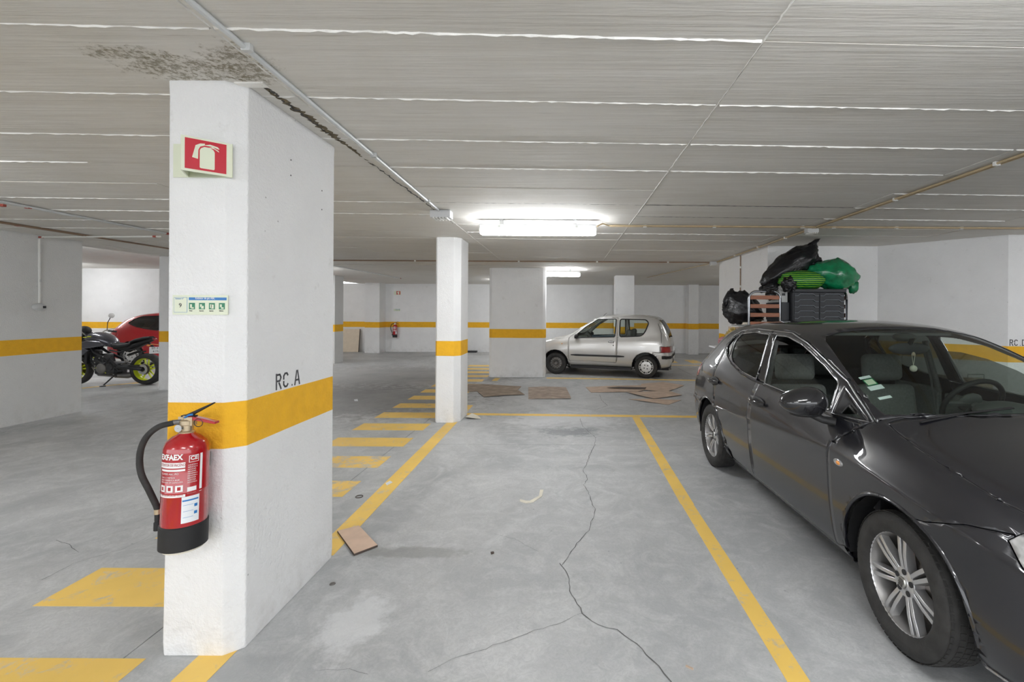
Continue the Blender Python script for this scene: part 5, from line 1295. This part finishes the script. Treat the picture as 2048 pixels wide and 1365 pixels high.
s = MB(); s.lathe([(.026, .462), (.028, .475), (.022, .478), (.022, .500), (.027, .503), (.027, .520), (.016, .524), (.016, .54)], 20); s.box(-.028, .03, -.014, .014, .50, .535); ob('valve_body', s, M['brass'], EX, smooth=40)
s = MB(); s.lathe([(.001, .010), (.015, .010), (.016, .0), (.001, 0)], 20, Matrix.Translation((-.012, -.022, .492)) @ Matrix.Rotation(PI / 2, 4, 'X'), cap=False); ob('pressure_gauge', s, M['chrome'], EX, smooth=40)
s = MB(); s.box(-.02, .035, -.011, .011, .527, .541); T_ = Matrix.Translation((.01, 0, .540)) @ Matrix.Rotation(math.radians(-29), 4, 'Y'); s.add([(-.03, -.012, -.006), (.115, -.006, -.002), (.115, .006, -.002), (-.03, .012, -.006), (-.03, -.012, .010), (.115, -.006, .003), (.115, .006, .003), (-.03, .012, .010)], [(0, 3, 2, 1), (4, 5, 6, 7), (0, 1, 5, 4), (1, 2, 6, 5), (2, 3, 7, 6), (3, 0, 4, 7)], T_); ob('lever', s, M['blackplastic'], EX, bevel=.002)
s = MB(); T_ = Matrix.Translation((.02, 0, .528)) @ Matrix.Rotation(math.radians(8), 4, 'Y'); s.add([(-.02, -.012, -.004), (.105, -.013, -.004), (.105, .013, -.004), (-.02, .012, -.004), (-.02, -.012, .012), (.105, -.013, .006), (.105, .013, .006), (-.02, .012, .012)], [(0, 3, 2, 1), (4, 5, 6, 7), (0, 1, 5, 4), (1, 2, 6, 5), (2, 3, 7, 6), (3, 0, 4, 7)], T_); ob('carry_handle', s, M['extred'], EX, bevel=.002)
s = MB(); s.tube([(.0, -.014, .533), (.02, -.02, .545), (.035, -.016, .548)], .004, 8); ob('safety_pin', s, M['blue'], EX)
s = MB(); s.tube([(.055 + .018 * math.cos(a), -.012, .513 + .016 * math.sin(a)) for a in [2 * PI * i / 14 for i in range(14)]], .0016, 6, True); ob('pin_ring', s, M['black'], EX)
s = MB(); s.tube([(-.015, -.01, .515), (-.045, -.02, .512)], .011, 10); ob('hose_fitting', s, M['alloydark'], EX)
def cr_path(P, k=6):
    out = []; P = [Vector(p) for p in P]; Q = [2 * P[0] - P[1]] + P + [2 * P[-1] - P[-2]]
    for i in range(1, len(Q) - 2):
        for t in range(k):
            u = t / k; out.append(0.5 * ((2 * Q[i]) + (Q[i + 1] - Q[i - 1]) * u + (2 * Q[i - 1] - 5 * Q[i] + 4 * Q[i + 1] - Q[i + 2]) * u * u + (3 * Q[i] - Q[i - 1] - 3 * Q[i + 1] + Q[i + 2]) * u ** 3))
    out.append(P[-1]); return out
s = MB(); s.tube(cr_path([(-.04, -.02, .512), (-.085, -.04, .498), (-.125, -.05, .455), (-.147, -.05, .39), (-.145, -.045, .31), (-.118, -.035, .235), (-.098, -.025, .175), (-.093, -.02, .150)]), .0115, 12); ob('hose', s, M['rubber'], EX, smooth=60)
s = MB(); s.tube([(-.093, -.02, .155), (-.092, -.02, .135)], .0135, 12); ob('brass_ferrule', s, M['brass'], EX, smooth=40)
s = MB(); s.tube([(-.092, -.02, .135), (-.091, -.02, .105), (-.091, -.02, .10), (-.091, -.02, .068)], [.012, .012, .0145, .0145], 12); ob('nozzle', s, M['blackplastic'], EX, smooth=40)
s = MB(); s.box(-.03, .03, EXR - .01, .094, .30, .36); ob('wall_bracket', s, M['steel'], EX)
cyl_text('EXFAEX', .030, -122, .372, M['white'], EX, sx=.82, bold=.0012)
cyl_patch('label_band', M['white'], -126, -52, .344, .366, EX); cyl_text('EXTINTOR DE INCÊNDIOS', .0155, -124, .3485, M['extred'], EX, r=EXR + .0016, sx=.62)
cyl_patch('label_band', M['white'], -120, -52, .331, .339, EX)
cyl_text('CLASSE ABC PÓ', .010, -118, .316, M['white'], EX)
for k_, tx in enumerate(('USAR A 3 METROS', 'NAS CHAMAS E A BASE', 'NÃO USAR EM GORDURA')): cyl_text(tx, .0085, -118, .302 - .0095 * k_, M['white'], EX, sx=.85)
for t0 in (-122, -98, -74): cyl_patch('label_pictogram', M['white'], t0, t0 + 18, .248, .274, EX); cyl_patch('pictogram_mark', M['extred'], t0 + 5, t0 + 13, .254, .268, EX, r=EXR + .0012, k=4)
cyl_patch('label_band', M['white'], -124, -50, .226, .242, EX); cyl_text('MANTER EM LUGAR VISÍVEL', .009, -118, .230, M['extred'], EX, r=EXR + .0016, sx=.8)
cyl_patch('label_column', M['white'], -16, -9, .235, .392, EX, k=3)
cyl_patch('ce_frame', M['white'], -44, -20, .362, .390, EX); cyl_patch('ce_field', M['extred'], -42.5, -21.5, .364, .388, EX, r=EXR + .0010); cyl_text('CE', .021, -41, .368, M['white'], EX, r=EXR + .0015, bold=.0006)
for k_ in range(9): cyl_text('INDUSTRIA 6 KG ABC'[:12 - (k_ % 4)], .0075, -46, .348 - .0088 * k_, M['white'], EX, sx=.72)
cyl_patch('label_pictogram', M['white'], -46, -24, .236, .262, EX)
cyl_patch('service_label', M['labelwhite'], -58, -15, .118, .225, EX)
cyl_patch('service_header', M['blue'], -56, -18, .206, .212, EX, r=EXR + .0012)
for z_ in (.19, .165, .140): cyl_patch('service_line', M['blue'], -54, -30, z_, z_ + .0012, EX, r=EXR + .0012, k=6); 
for z_ in (.178, .148): cyl_patch('service_stamp', M['blue'], -28, -20, z_, z_ + .012, EX, r=EXR + .0012, k=4)

def vsign(loc, label):
    e = empty('wall_sign', loc); tag(e, label, 'sign')
    H = .146
    s = MB(); s.box(-.130, .128, -.004, 0, 0, H); ob('base_plate', s, M['cream'], e)
    s = MB(); s.prism([(-.068, -.004), (-.012, -.105), (-.008, -.105), (.115, -.004), (.110, -.004), (-.010, -.098), (-.062, -.004)], .002, H + .002); ob('folded_plate', s, M['cream'], e)
    a = Vector((-.008, -.105, 0)); b = Vector((.115, -.004, 0)); d = (b - a); L = d.length; d.normalize(); nn = Vector((d.y, -d.x, 0))
    T = Matrix(((d.x, 0, nn.x, a.x), (d.y, 0, nn.y, a.y), (0, 1, 0, 0), (0, 0, 0, 1)))
    s = MB(); s.prism([(.010, .012), (L - .010, .012), (L - .010, H - .006), (.010, H - .006)], .0003, .0009, T); ob('red_field', s, M['signred'], e)
    W = L - .02; HH = H - .018
    def P(pts): return [(.010 + u * W, .012 + v * HH) for u, v in pts]
    s = MB(); s.prism(P([(.35, .09), (.38, .07), (.69, .07), (.71, .10), (.71, .66), (.68, .73), (.60, .79), (.46, .79), (.38, .73), (.35, .66)]), .0009, .0016, T)
    s.prism(P([(.17, .39), (.31, .36), (.315, .66), (.36, .78), (.47, .84), (.47, .90), (.36, .88), (.25, .80)]), .0009, .0016, T)
    s.prism(P([(.44, .84), (.60, .90), (.78, .86), (.83, .80), (.80, .79), (.72, .82), (.60, .84)]), .0009, .0016, T)
    s.prism(P([(.58, .80), (.70, .77), (.82, .69), (.80, .74), (.66, .83)]), .0009, .0016, T)
    ob('extinguisher_symbol', s, M['cream'], e)
    return e
vsign((-1.592, 1.992, 2.099), 'red extinguisher sign on a folded pale plate high on the near pillar')
def numplate(loc, label):
    e = empty('information_label', loc); tag(e, label, 'label')
    W, H = .242, .086
    s = MB(); s.box(0, W, -.0025, 0, 0, H); ob('plate', s, M['cream'], e)
    def q(name, x0, x1, z0, z1, m, y=-.0031): s = MB(); s.box(x0, x1, y, -.0020, z0, z1); return ob(name, s, m, e)
    q('number_frame', .006, .064, .010, .076, M['blue']); q('number_field', .0072, .0628, .0112, .0748, M['cream'], -.0034)
    q('title_bar', .071, .236, .064, .076, M['blue'])
    T = lambda x, z: Matrix.Translation((x, -.0036, z)) @ XZ
    text_obj('title_text', 'Extintor de pó ABC', .0125, M['white'], e, T(.100, .066), sx=.85); text_obj('number_heading', 'Extintor nº', .008, M['blue'], e, T(.013, .066)); text_obj('number_text', '9', .026, M['black'], e, T(.028, .027))
    for k_ in range(4):
        x0 = .072 + .0435 * k_
        q('pictogram_field', x0, x0 + .026, .024, .052, M['green'])
        q('pictogram_mark', x0 + .005, x0 + .013, .030 + .004 * (k_ % 2), .046, M['cream'], -.0035); q('pictogram_mark', x0 + .010, x0 + .021, .027, .033 + .006 * (k_ % 3), M['cream'], -.0035)
        text_obj('caption_text', ('Puxar', 'Apontar', 'Apertar', 'Elétrico')[k_], .0065, M['black'], e, T(x0 + .002, .014), sx=.9)
    return e
numplate((-1.722, 1.9915, 1.498), 'pale label numbered 9 with four green pictograms on the near pillar')
E2 = dup(EX); E2.location = (-6.33, 16.79, .54); E2['label'] = 'small distant red fire extinguisher hanging on the back wall'
v2 = vsign((-6.28, 16.9, 2.11), 'tiny red and white extinguisher sign high on the back wall')
n2 = numplate((-6.42, 16.9, 1.51), 'tiny pale information label on the back wall between sign and extinguisher')

# ------------------------------------------------------------------ pile of belongings behind the dark car
def bag(name, c, r, m, label, cat='bag', seed=1, crump=.10, rot=(0, 0, 0), fn=None, seg=40, rings=26, knot=None, freq=2.2):
    s = MB()
    def f(p):
        q = p * 1.0
        if fn: q = fn(q)
        n1 = mnoise.noise(p * freq + Vector((seed * 3.7, 0, 0))); n2 = mnoise.noise(p * freq * 2.6 + Vector((0, seed * 5.1, 0)))
        n3 = abs(mnoise.noise(p * freq * 1.7 + Vector((0, 0, seed * 2.3))))
        return q * (1 + crump * n1 + crump * .5 * n2 - crump * 1.2 * (0.25 - n3))
    s.ball((0, 0, 0), r[0], r[1], r[2], seg, rings, fn=f)
    me = s.mesh(name); 
    if knot is None:
        o = link(name, me, m, None, smooth=180); o.location = c; o.rotation_euler = rot; tag(o, label, cat); return o
    e = empty(name, c); e.rotation_euler = rot; tag(e, label, cat)
    link('bag_body', me, m, e, smooth=180)
    for i, (kp, kr) in enumerate(knot):
        s = MB(); s.ball(kp, kr[0], kr[1], kr[2], 16, 10, fn=lambda p: p * (1 + .35 * mnoise.noise(p * 3 + Vector((i * 7 + seed, 0, 0))))); link('tied_neck', s.mesh('tied_neck'), m, e, smooth=180)
    return e
# table
TBL = empty('side_table', (2.24, 6.25, 0)); tag(TBL, 'narrow white-topped table behind the dark car, left of the slatted frame', 'table')
s = MB(); s.box(-.20, .26, -.26, .26, 1.03, 1.05); ob('table_top', s, M['labelwhite'], TBL, bevel=.003)
for x_ in (-.12, .22):
    for y_ in (-.22, .22):
        s = MB(); s.box(x_ - .015, x_ + .015, y_ - .015, y_ + .015, 0, 1.03); ob('leg', s, M['black'], TBL)
cbx = empty('cardboard_box', (2.38, 6.2, 1.051)); tag(cbx, 'open brown cardboard box standing on the narrow table', 'box')
s = MB(); s.box(-.11, .11, -.16, .16, 0, .27); ob('box_body', s, M['card'], cbx, bevel=.003)
s = MB(); s.box(-.115, .115, -.20, -.155, .262, .268, Matrix.Rotation(math.radians(0), 4, 'X')); s.box(-.115, -.105, -.165, .165, .10, .275); ob('flap', s, M['card'], cbx)
s = MB(); s.box(-.1, -.03, -.163, -.160, .05, .24); ob('white_tape', s, M['labelwhite'], cbx)
bag('cloth_bundle', (2.215, 6.10, 1.17), (.085, .12, .14), M['fabric'], 'yellow and brown patterned cloth bundle beside the cardboard box', 'cloth', 3, .22)
bag('cloth_bundle', (2.115, 6.10, 1.125), (.07, .11, .075), M['pink'], 'dusty pink cloth bundle at the left end of the narrow table', 'cloth', 5, .25)
bag('crumpled_paper', (2.43, 6.05, 1.36), (.08, .06, .035), M['paper'], 'crumpled yellowish paper on top of the cardboard box', 'paper', 6, .35)
bag('bin_bag', (2.52, 6.47, 1.56), (.30, .16, .19), M['bagblack'], 'black bin bag leaning left of the slatted chrome frame', 'bag', 7, .16, (0, math.radians(28), 0), fn=lambda p: Vector((p.x, p.y, p.z * (1.15 - .45 * p.x))), knot=[((-.27, 0, .05), (.06, .06, .13))])
FRM = empty('folding_frame', (2.575, 5.93, 0)); tag(FRM, 'folded chrome tube bed frame with orange brown wooden slats', 'bed frame')
def endframe(x0, x1, y0, y1, parent):
    A = Vector((x0, y0, 0)); B = Vector((x1, y1, 0)); d = (B - A); L = d.length; d.normalize(); pts = [A + Vector((0, 0, .06))]
    top = 1.80
    pts.append(A + Vector((0, 0, top - .10)))
    for i in range(1, 7):
        a = PI / 2 * i / 6; pts.append(A + d * .10 * (1 - math.cos(a)) + Vector((0, 0, top - .10 + .10 * math.sin(a))))
    for i in range(0, 7):
        a = PI / 2 * i / 6; pts.append(B - d * .10 * (1 - math.sin(a)) + Vector((0, 0, top - .10 + .10 * math.cos(a))))
    pts.append(B + Vector((0, 0, .06)))
    s = MB(); s.tube(pts, .015, 12); ob('tube_frame', s, M['darkchrome'], parent, smooth=60)
    for k_ in range(14):
        z = 1.75 - .114 * k_ - (0.055)
        s = MB(); q = Vector((-d.y, d.x, 0)) * .008; a = A + d * .02; b = B - d * .005
        s.add([a - q + Vector((0, 0, z)), b - q + Vector((0, 0, z)), b + q + Vector((0, 0, z)), a + q + Vector((0, 0, z)), a - q + Vector((0, 0, z + .052)), b - q + Vector((0, 0, z + .052)), b + q + Vector((0, 0, z + .052)), a + q + Vector((0, 0, z + .052))],
              [(0, 3, 2, 1), (4, 5, 6, 7), (0, 1, 5, 4), (1, 2, 6, 5), (2, 3, 7, 6), (3, 0, 4, 7)]); ob('slat', s, M['wood'], parent, bevel=.003)
    for P_ in (A, B):
        s = MB(); s.lathe([(.028, -.012), (.028, .012)], 16, Matrix.Translation(P_ + Vector((0, 0, .028))) @ Matrix.Rotation(PI / 2, 4, 'X')); ob('castor', s, M['blackplastic'], parent)
endframe(-.20, .21, .0, .0, FRM); endframe(1.075, 1.15, .0, .40, FRM)
s = MB(); s.tube([(.21, .0, .05), (.21, -.06, .05), (1.075, -.06, .05), (1.075, 0, .05)], .012, 8); ob('cross_tube', s, M['chrome'], FRM)
CAB = empty('drawer_cabinet', (3.275, 6.1, 0)); tag(CAB, 'anthracite plastic cabinet with two columns of shallow moulded drawers behind the car', 'cabinet')
s = MB(); s.box(-.335, .335, -.19, .22, .05, 1.79); ob('carcass', s, M['drawer'], CAB, bevel=.006)
s = MB(); s.box(-.35, .35, -.215, .23, 1.79, 1.835); ob('lid', s, M['drawer'], CAB, bevel=.01)
for x_ in (-.30, .30):
    for y_ in (-.15, .18):
        s = MB(); s.box(x_ - .02, x_ + .02, y_ - .02, y_ + .02, 0, .05); ob('foot', s, M['black'], CAB)
s1 = MB(); s1.box(-.155, .155, -.010, 0, 0, .068); s1.add([(-.155, -.010, .030), (-.115, -.010, .030), (-.085, -.010, .052), (.085, -.010, .052), (.115, -.010, .030), (.155, -.010, .030), (.155, -.022, .036), (.115, -.022, .036), (.085, -.022, .060), (-.085, -.022, .060), (-.115, -.022, .036), (-.155, -.022, .036)],
    [(0, 1, 10, 11), (1, 2, 9, 10), (2, 3, 8, 9), (3, 4, 7, 8), (4, 5, 6, 7)])
me_d = s1.mesh('drawer'); me_d.materials.append(M['drawer'])
s1 = MB(); s1.tube([(-.155, -.022, .037), (-.115, -.022, .037), (-.085, -.022, .060), (.085, -.022, .060), (.115, -.022, .037), (.155, -.022, .037)], .0028, 5)
me_l = s1.mesh('lip'); me_l.materials.append(mat('pale_plastic_edge', (.30, .33, .36), .35))  # drawer lips drawn paler than the drawer plastic
for k_ in range(23):
    for x_ in (-.166, .166):
        o = link('drawer', me_d, None, CAB, loc=(x_, -.19, .09 + .0735 * k_)); link('lip', me_l, None, o)
def crate(name, x0, x1, y0, y1, z0, z1, m, label):
    e = empty(name, ((x0 + x1) / 2, (y0 + y1) / 2, z0)); tag(e, label, 'crate', None); w_, d_ = (x1 - x0) / 2, (y1 - y0) / 2; h = z1 - z0
    s = MB(); s.box(-w_, w_, -d_, d_, 0, h * .9); ob('crate_body', s, m, e, bevel=.004)
    s = MB(); s.box(-w_ - .008, w_ + .008, -d_ - .008, d_ + .008, h * .86, h); ob('rim', s, m, e, bevel=.003)
    s = MB(); s.box(-w_ * .4, w_ * .4, -d_ - .004, -d_, h * .55, h * .75); ob('grip_slot', s, M['drawer'], e)
crate('storage_box', 2.795, 2.915, 5.98, 6.35, 0, 1.66, M['drawer'], 'tall black box squeezed between slatted frame and drawer cabinet')
crate('plastic_crate', 2.80, 2.91, 5.99, 6.34, 1.661, 1.82, M['crate'], 'light grey plastic crate on top of the tall black box')
crate('plastic_crate', 2.57, 2.75, 6.62, 6.80, 1.31, 1.48, M['crate'], 'light grey crate glimpsed behind the slats, upper of the stack')
crate('plastic_crate', 2.57, 2.75, 6.62, 6.80, 0, 1.305, M['crate'], 'tall light grey crate glimpsed behind the slats, bottom of the stack')
bag('striped_bag', (3.11, 6.03, 1.955), (.30, .17, .125), M['stripes'], 'shiny green bag with yellow green stripes lying on the drawer cabinet', 'bag', 11, .07, fn=lambda p: Vector((math.copysign(abs(p.x) ** .6, p.x), p.y, p.z)))
bag('plastic_bag', (2.90, 5.93, 1.90), (.085, .08, .10), M['bagblack'], 'small dark plastic bundle in front of the striped bag', 'bag', 17, .35)
bag('plastic_sack', (3.52, 6.05, 2.035), (.33, .20, .205), M['baggreen'], 'bright green plastic sack on the right end of the drawer cabinet', 'bag', 13, .10, (0, math.radians(8), 0), fn=lambda p: Vector((p.x, p.y, p.z * (1.0 + .35 * p.x) if p.x < 0 else p.z * 1.05)), knot=[((.30, -.02, -.12), (.07, .05, .09))])
bag('bin_bag', (3.02, 6.16, 2.15), (.45, .19, .175), M['bagblack'], 'big black bin bag on top of the pile, reaching the ceiling', 'bag', 19, .13, (0, math.radians(-36), 0), fn=lambda p: Vector((p.x, p.y, p.z * (1.1 - .2 * abs(p.x)) + .10 * p.x * p.x)), knot=[((-.46, 0, -.04), (.07, .05, .05)), ((-.44, -.02, -.16), (.09, .07, .06)), ((.40, 0, .07), (.14, .06, .035))])
bag('bin_bag', (3.30, 6.22, 2.20), (.16, .15, .16), M['bagblack'], 'smaller black bin bag lump between the big one and the green sack', 'bag', 23, .22)
bag('bin_bag', (2.66, 5.93, 1.845), (.09, .07, .05), M['bagblack'], 'little knotted black bag resting on the top slat of the frame', 'bag', 29, .3)
for x0, hh, ww, lab in ((4.83, .735, .30, 'brown case with a wire handle by the right wall, seen through the windscreen'), (4.58, .77, .12, 'narrow reddish brown case left of the wire-handled one, seen through the windscreen')):
    e = empty('case', (x0 + ww / 2, 5.55, 0)); tag(e, lab, 'case')
    s = MB(); s.box(-ww / 2, ww / 2, -.10, .10, 0, hh); ob('case_body', s, M['brownbag'], e, bevel=.03, smooth=50)
    s = MB(); s.tube([(-ww * .33, -.02, hh - .01), (-ww * .33, -.02, hh + .05), (ww * .33, -.02, hh + .05), (ww * .33, -.02, hh - .01)], .006, 6); ob('handle', s, M['black'], e)

# ------------------------------------------------------------------ things on the floor
def sheet(name, px, m, label, z=0.002, th=.004, k=0, cat='cardboard', lift=.012):
    pts = [Vector(FL(900 + x * .2734, 720 + y * .2734)) for x, y in px]; c = sum(pts, Vector()) / len(pts)
    s = MB(); n_ = len(pts); vs = [(p.x - c.x, p.y - c.y, (lift if (i % 3 == 1) else 0)) for i, p in enumerate(pts)]
    vs2 = [(x, y, z_ + th) for x, y, z_ in vs]
    s.add(vs + [(0, 0, 0)] + vs2 + [(0, 0, th + .002)], [(i, n_, (i + 1) % n_) for i in range(n_)] + [(n_ + 1 + i, n_ + 1 + (i + 1) % n_, 2 * n_ + 1) for i in range(n_)] + [(i, (i + 1) % n_, n_ + 1 + (i + 1) % n_, n_ + 1 + i) for i in range(n_)])
    o = ob(name, s, m); o.location = (c.x, c.y, z); tag(o, label, cat)
    return o
def tape(o, pts, m='carddark'):
    pass
sheet('cardboard_sheet', [(132, 182), (250, 184), (400, 190), (525, 196), (495, 232), (370, 226), (132, 236)], M['carddark'], 'dark dirty cardboard sheet just right of the slim pillar, the farther one')
sheet('cardboard_sheet', [(200, 232), (340, 230), (505, 228), (550, 258), (400, 266), (250, 276)], M['carddark'], 'dark dirty cardboard sheet right of the slim pillar, the nearer one', .007)
sheet('cardboard_sheet', [(575, 203), (700, 202), (850, 203), (870, 240), (890, 288), (577, 288)], M['cardmid'], 'rectangular cardboard sheet in the middle of the aisle')
sheet('cardboard_sheet', [(995, 202), (1200, 196), (1440, 188), (1460, 214), (1380, 238), (1035, 241)], M['card'], 'long torn cardboard sheet in front of the silver car rear door')
sheet('cardboard_sheet', [(1400, 180), (1560, 170), (1715, 190), (1645, 218), (1580, 243), (1400, 222)], M['card'], 'cardboard sheet below the rear wheel of the silver car, rightmost of all', .008)
sheet('cardboard_sheet', [(1300, 243), (1600, 238), (1700, 263), (1495, 290), (1380, 268)], M['card'], 'brown cardboard sheet in the right group, second nearest', .013)
sheet('cardboard_sheet', [(1310, 290), (1495, 293), (1695, 297), (1600, 331), (1440, 312)], M['card'], 'brown cardboard sheet in the right group, nearest to the yellow line', .002)
for q, lab in (([(1150, 210), (1240, 205), (1440, 208), (1430, 222), (1250, 218)], 'torn dark flap lying on the long cardboard sheet'),):
    sheet('cardboard_scrap', q, M['tiledge'], lab, .016, .002, lift=.004)
sheet('paper_wrapper', [(115, 424), (165, 408), (210, 413), (232, 434), (140, 439)], M['paper'], 'pale crushed paper wrapper at the foot of the slim pillar', .001, .004, cat='litter', lift=.03)
pts = [FL(*p) for p in ((677, 1066), (720, 1055), (758, 1095), (711, 1113))]
cc = Vector((sum(p[0] for p in pts) / 4, sum(p[1] for p in pts) / 4, 0)); e = empty('chipboard_offcut', tuple(cc)); tag(e, 'small pinkish brown board with dark edge on the floor beside the near pillar', 'board')
s = MB(); s.prism([(p[0] - cc.x, p[1] - cc.y) for p in pts], 0.0005, .013); ob('board_core', s, M['tiledge'], e)
s = MB(); s.prism([((p[0] - cc.x) * .985, (p[1] - cc.y) * .985) for p in pts], .013, .0145); ob('board_face', s, M['tile'], e)
def scrap(px, m, label, th=.004, name='scrap', cat='litter'):
    pts = [Vector(FL(*p)) for p in px]; c = sum(pts, Vector()) / len(pts)
    s = MB(); s.prism([(p.x - c.x, p.y - c.y) for p in pts], 0, th); o = ob(name, s, m); o.location = (c.x, c.y, .0005); tag(o, label, cat); return o
scrap([(1042, 1000), (1054, 1003), (1062, 1003), (1080, 993), (1082, 981), (1089, 981), (1086, 994), (1068, 1006), (1054, 1008), (1042, 1004)], M['paper'], 'thin curved strip of pale paper on the floor of the empty bay')
scrap([(773, 968), (782, 963), (787, 966), (776, 972)], M['labelwhite'], 'white paper shred on the left yellow line')
scrap([(984, 1106), (990, 1105), (991, 1108), (985, 1110)], M['tiledge'], 'tiny brown splinter in the middle of the bay', .005)
scrap([(709, 800), (716, 799), (717, 803), (710, 803)], M['labelwhite'], 'small white scrap on the dark floor left of the slim pillar')
scrap([(1376, 1332), (1391, 1339), (1390, 1342), (1375, 1335)], M['card'], 'tan leaf shred at the bottom near the right yellow line')
p = FL(720.5, 994.5); s = MB(); s.tube([(p[0] + .027 * math.cos(2 * PI * i / 20), p[1] + .027 * math.sin(2 * PI * i / 20), .0035) for i in range(20)], .003, 6, True); o = ob('rubber_ring', s, M['tiledge']); tag(o, 'thin dark ring on the floor beside the left yellow line', 'ring')
p = FL(668, 1169); s = MB(); s.lathe([(.001, .0045), (.013, .004), (.016, .0)], 16, Matrix.Translation((p[0], p[1], .0005)), cap=False); o = ob('flattened_cap', s, M['alloydark'], smooth=50); tag(o, 'small flattened dark bottle cap near the base of the near pillar', 'bottle cap')
e = empty('leaning_board', (-8.03, 16.7, 0)); tag(e, 'beige board leaning against the back wall behind the near pillar', 'board')
s = MB(); s.box(-.40, .40, -.015, .015, 0, .85, Matrix.Rotation(math.radians(-8), 4, 'X')); ob('panel', s, M['beige'], e, bevel=.003)
s = MB(); s.box(.40, .415, -.018, .018, 0, .85, Matrix.Rotation(math.radians(-8), 4, 'X')); ob('edge_strip', s, M['tiledge'], e)
for fx, fz, nm in ((-6.9, .02, 'block'),):
    s = MB(); s.box(-4.1, -3.3, 16.7, 16.9, 0, .06); o = ob('floor_block', s, M['black']); tag(o, 'low black kerb block at the foot of the back wall', 'block')
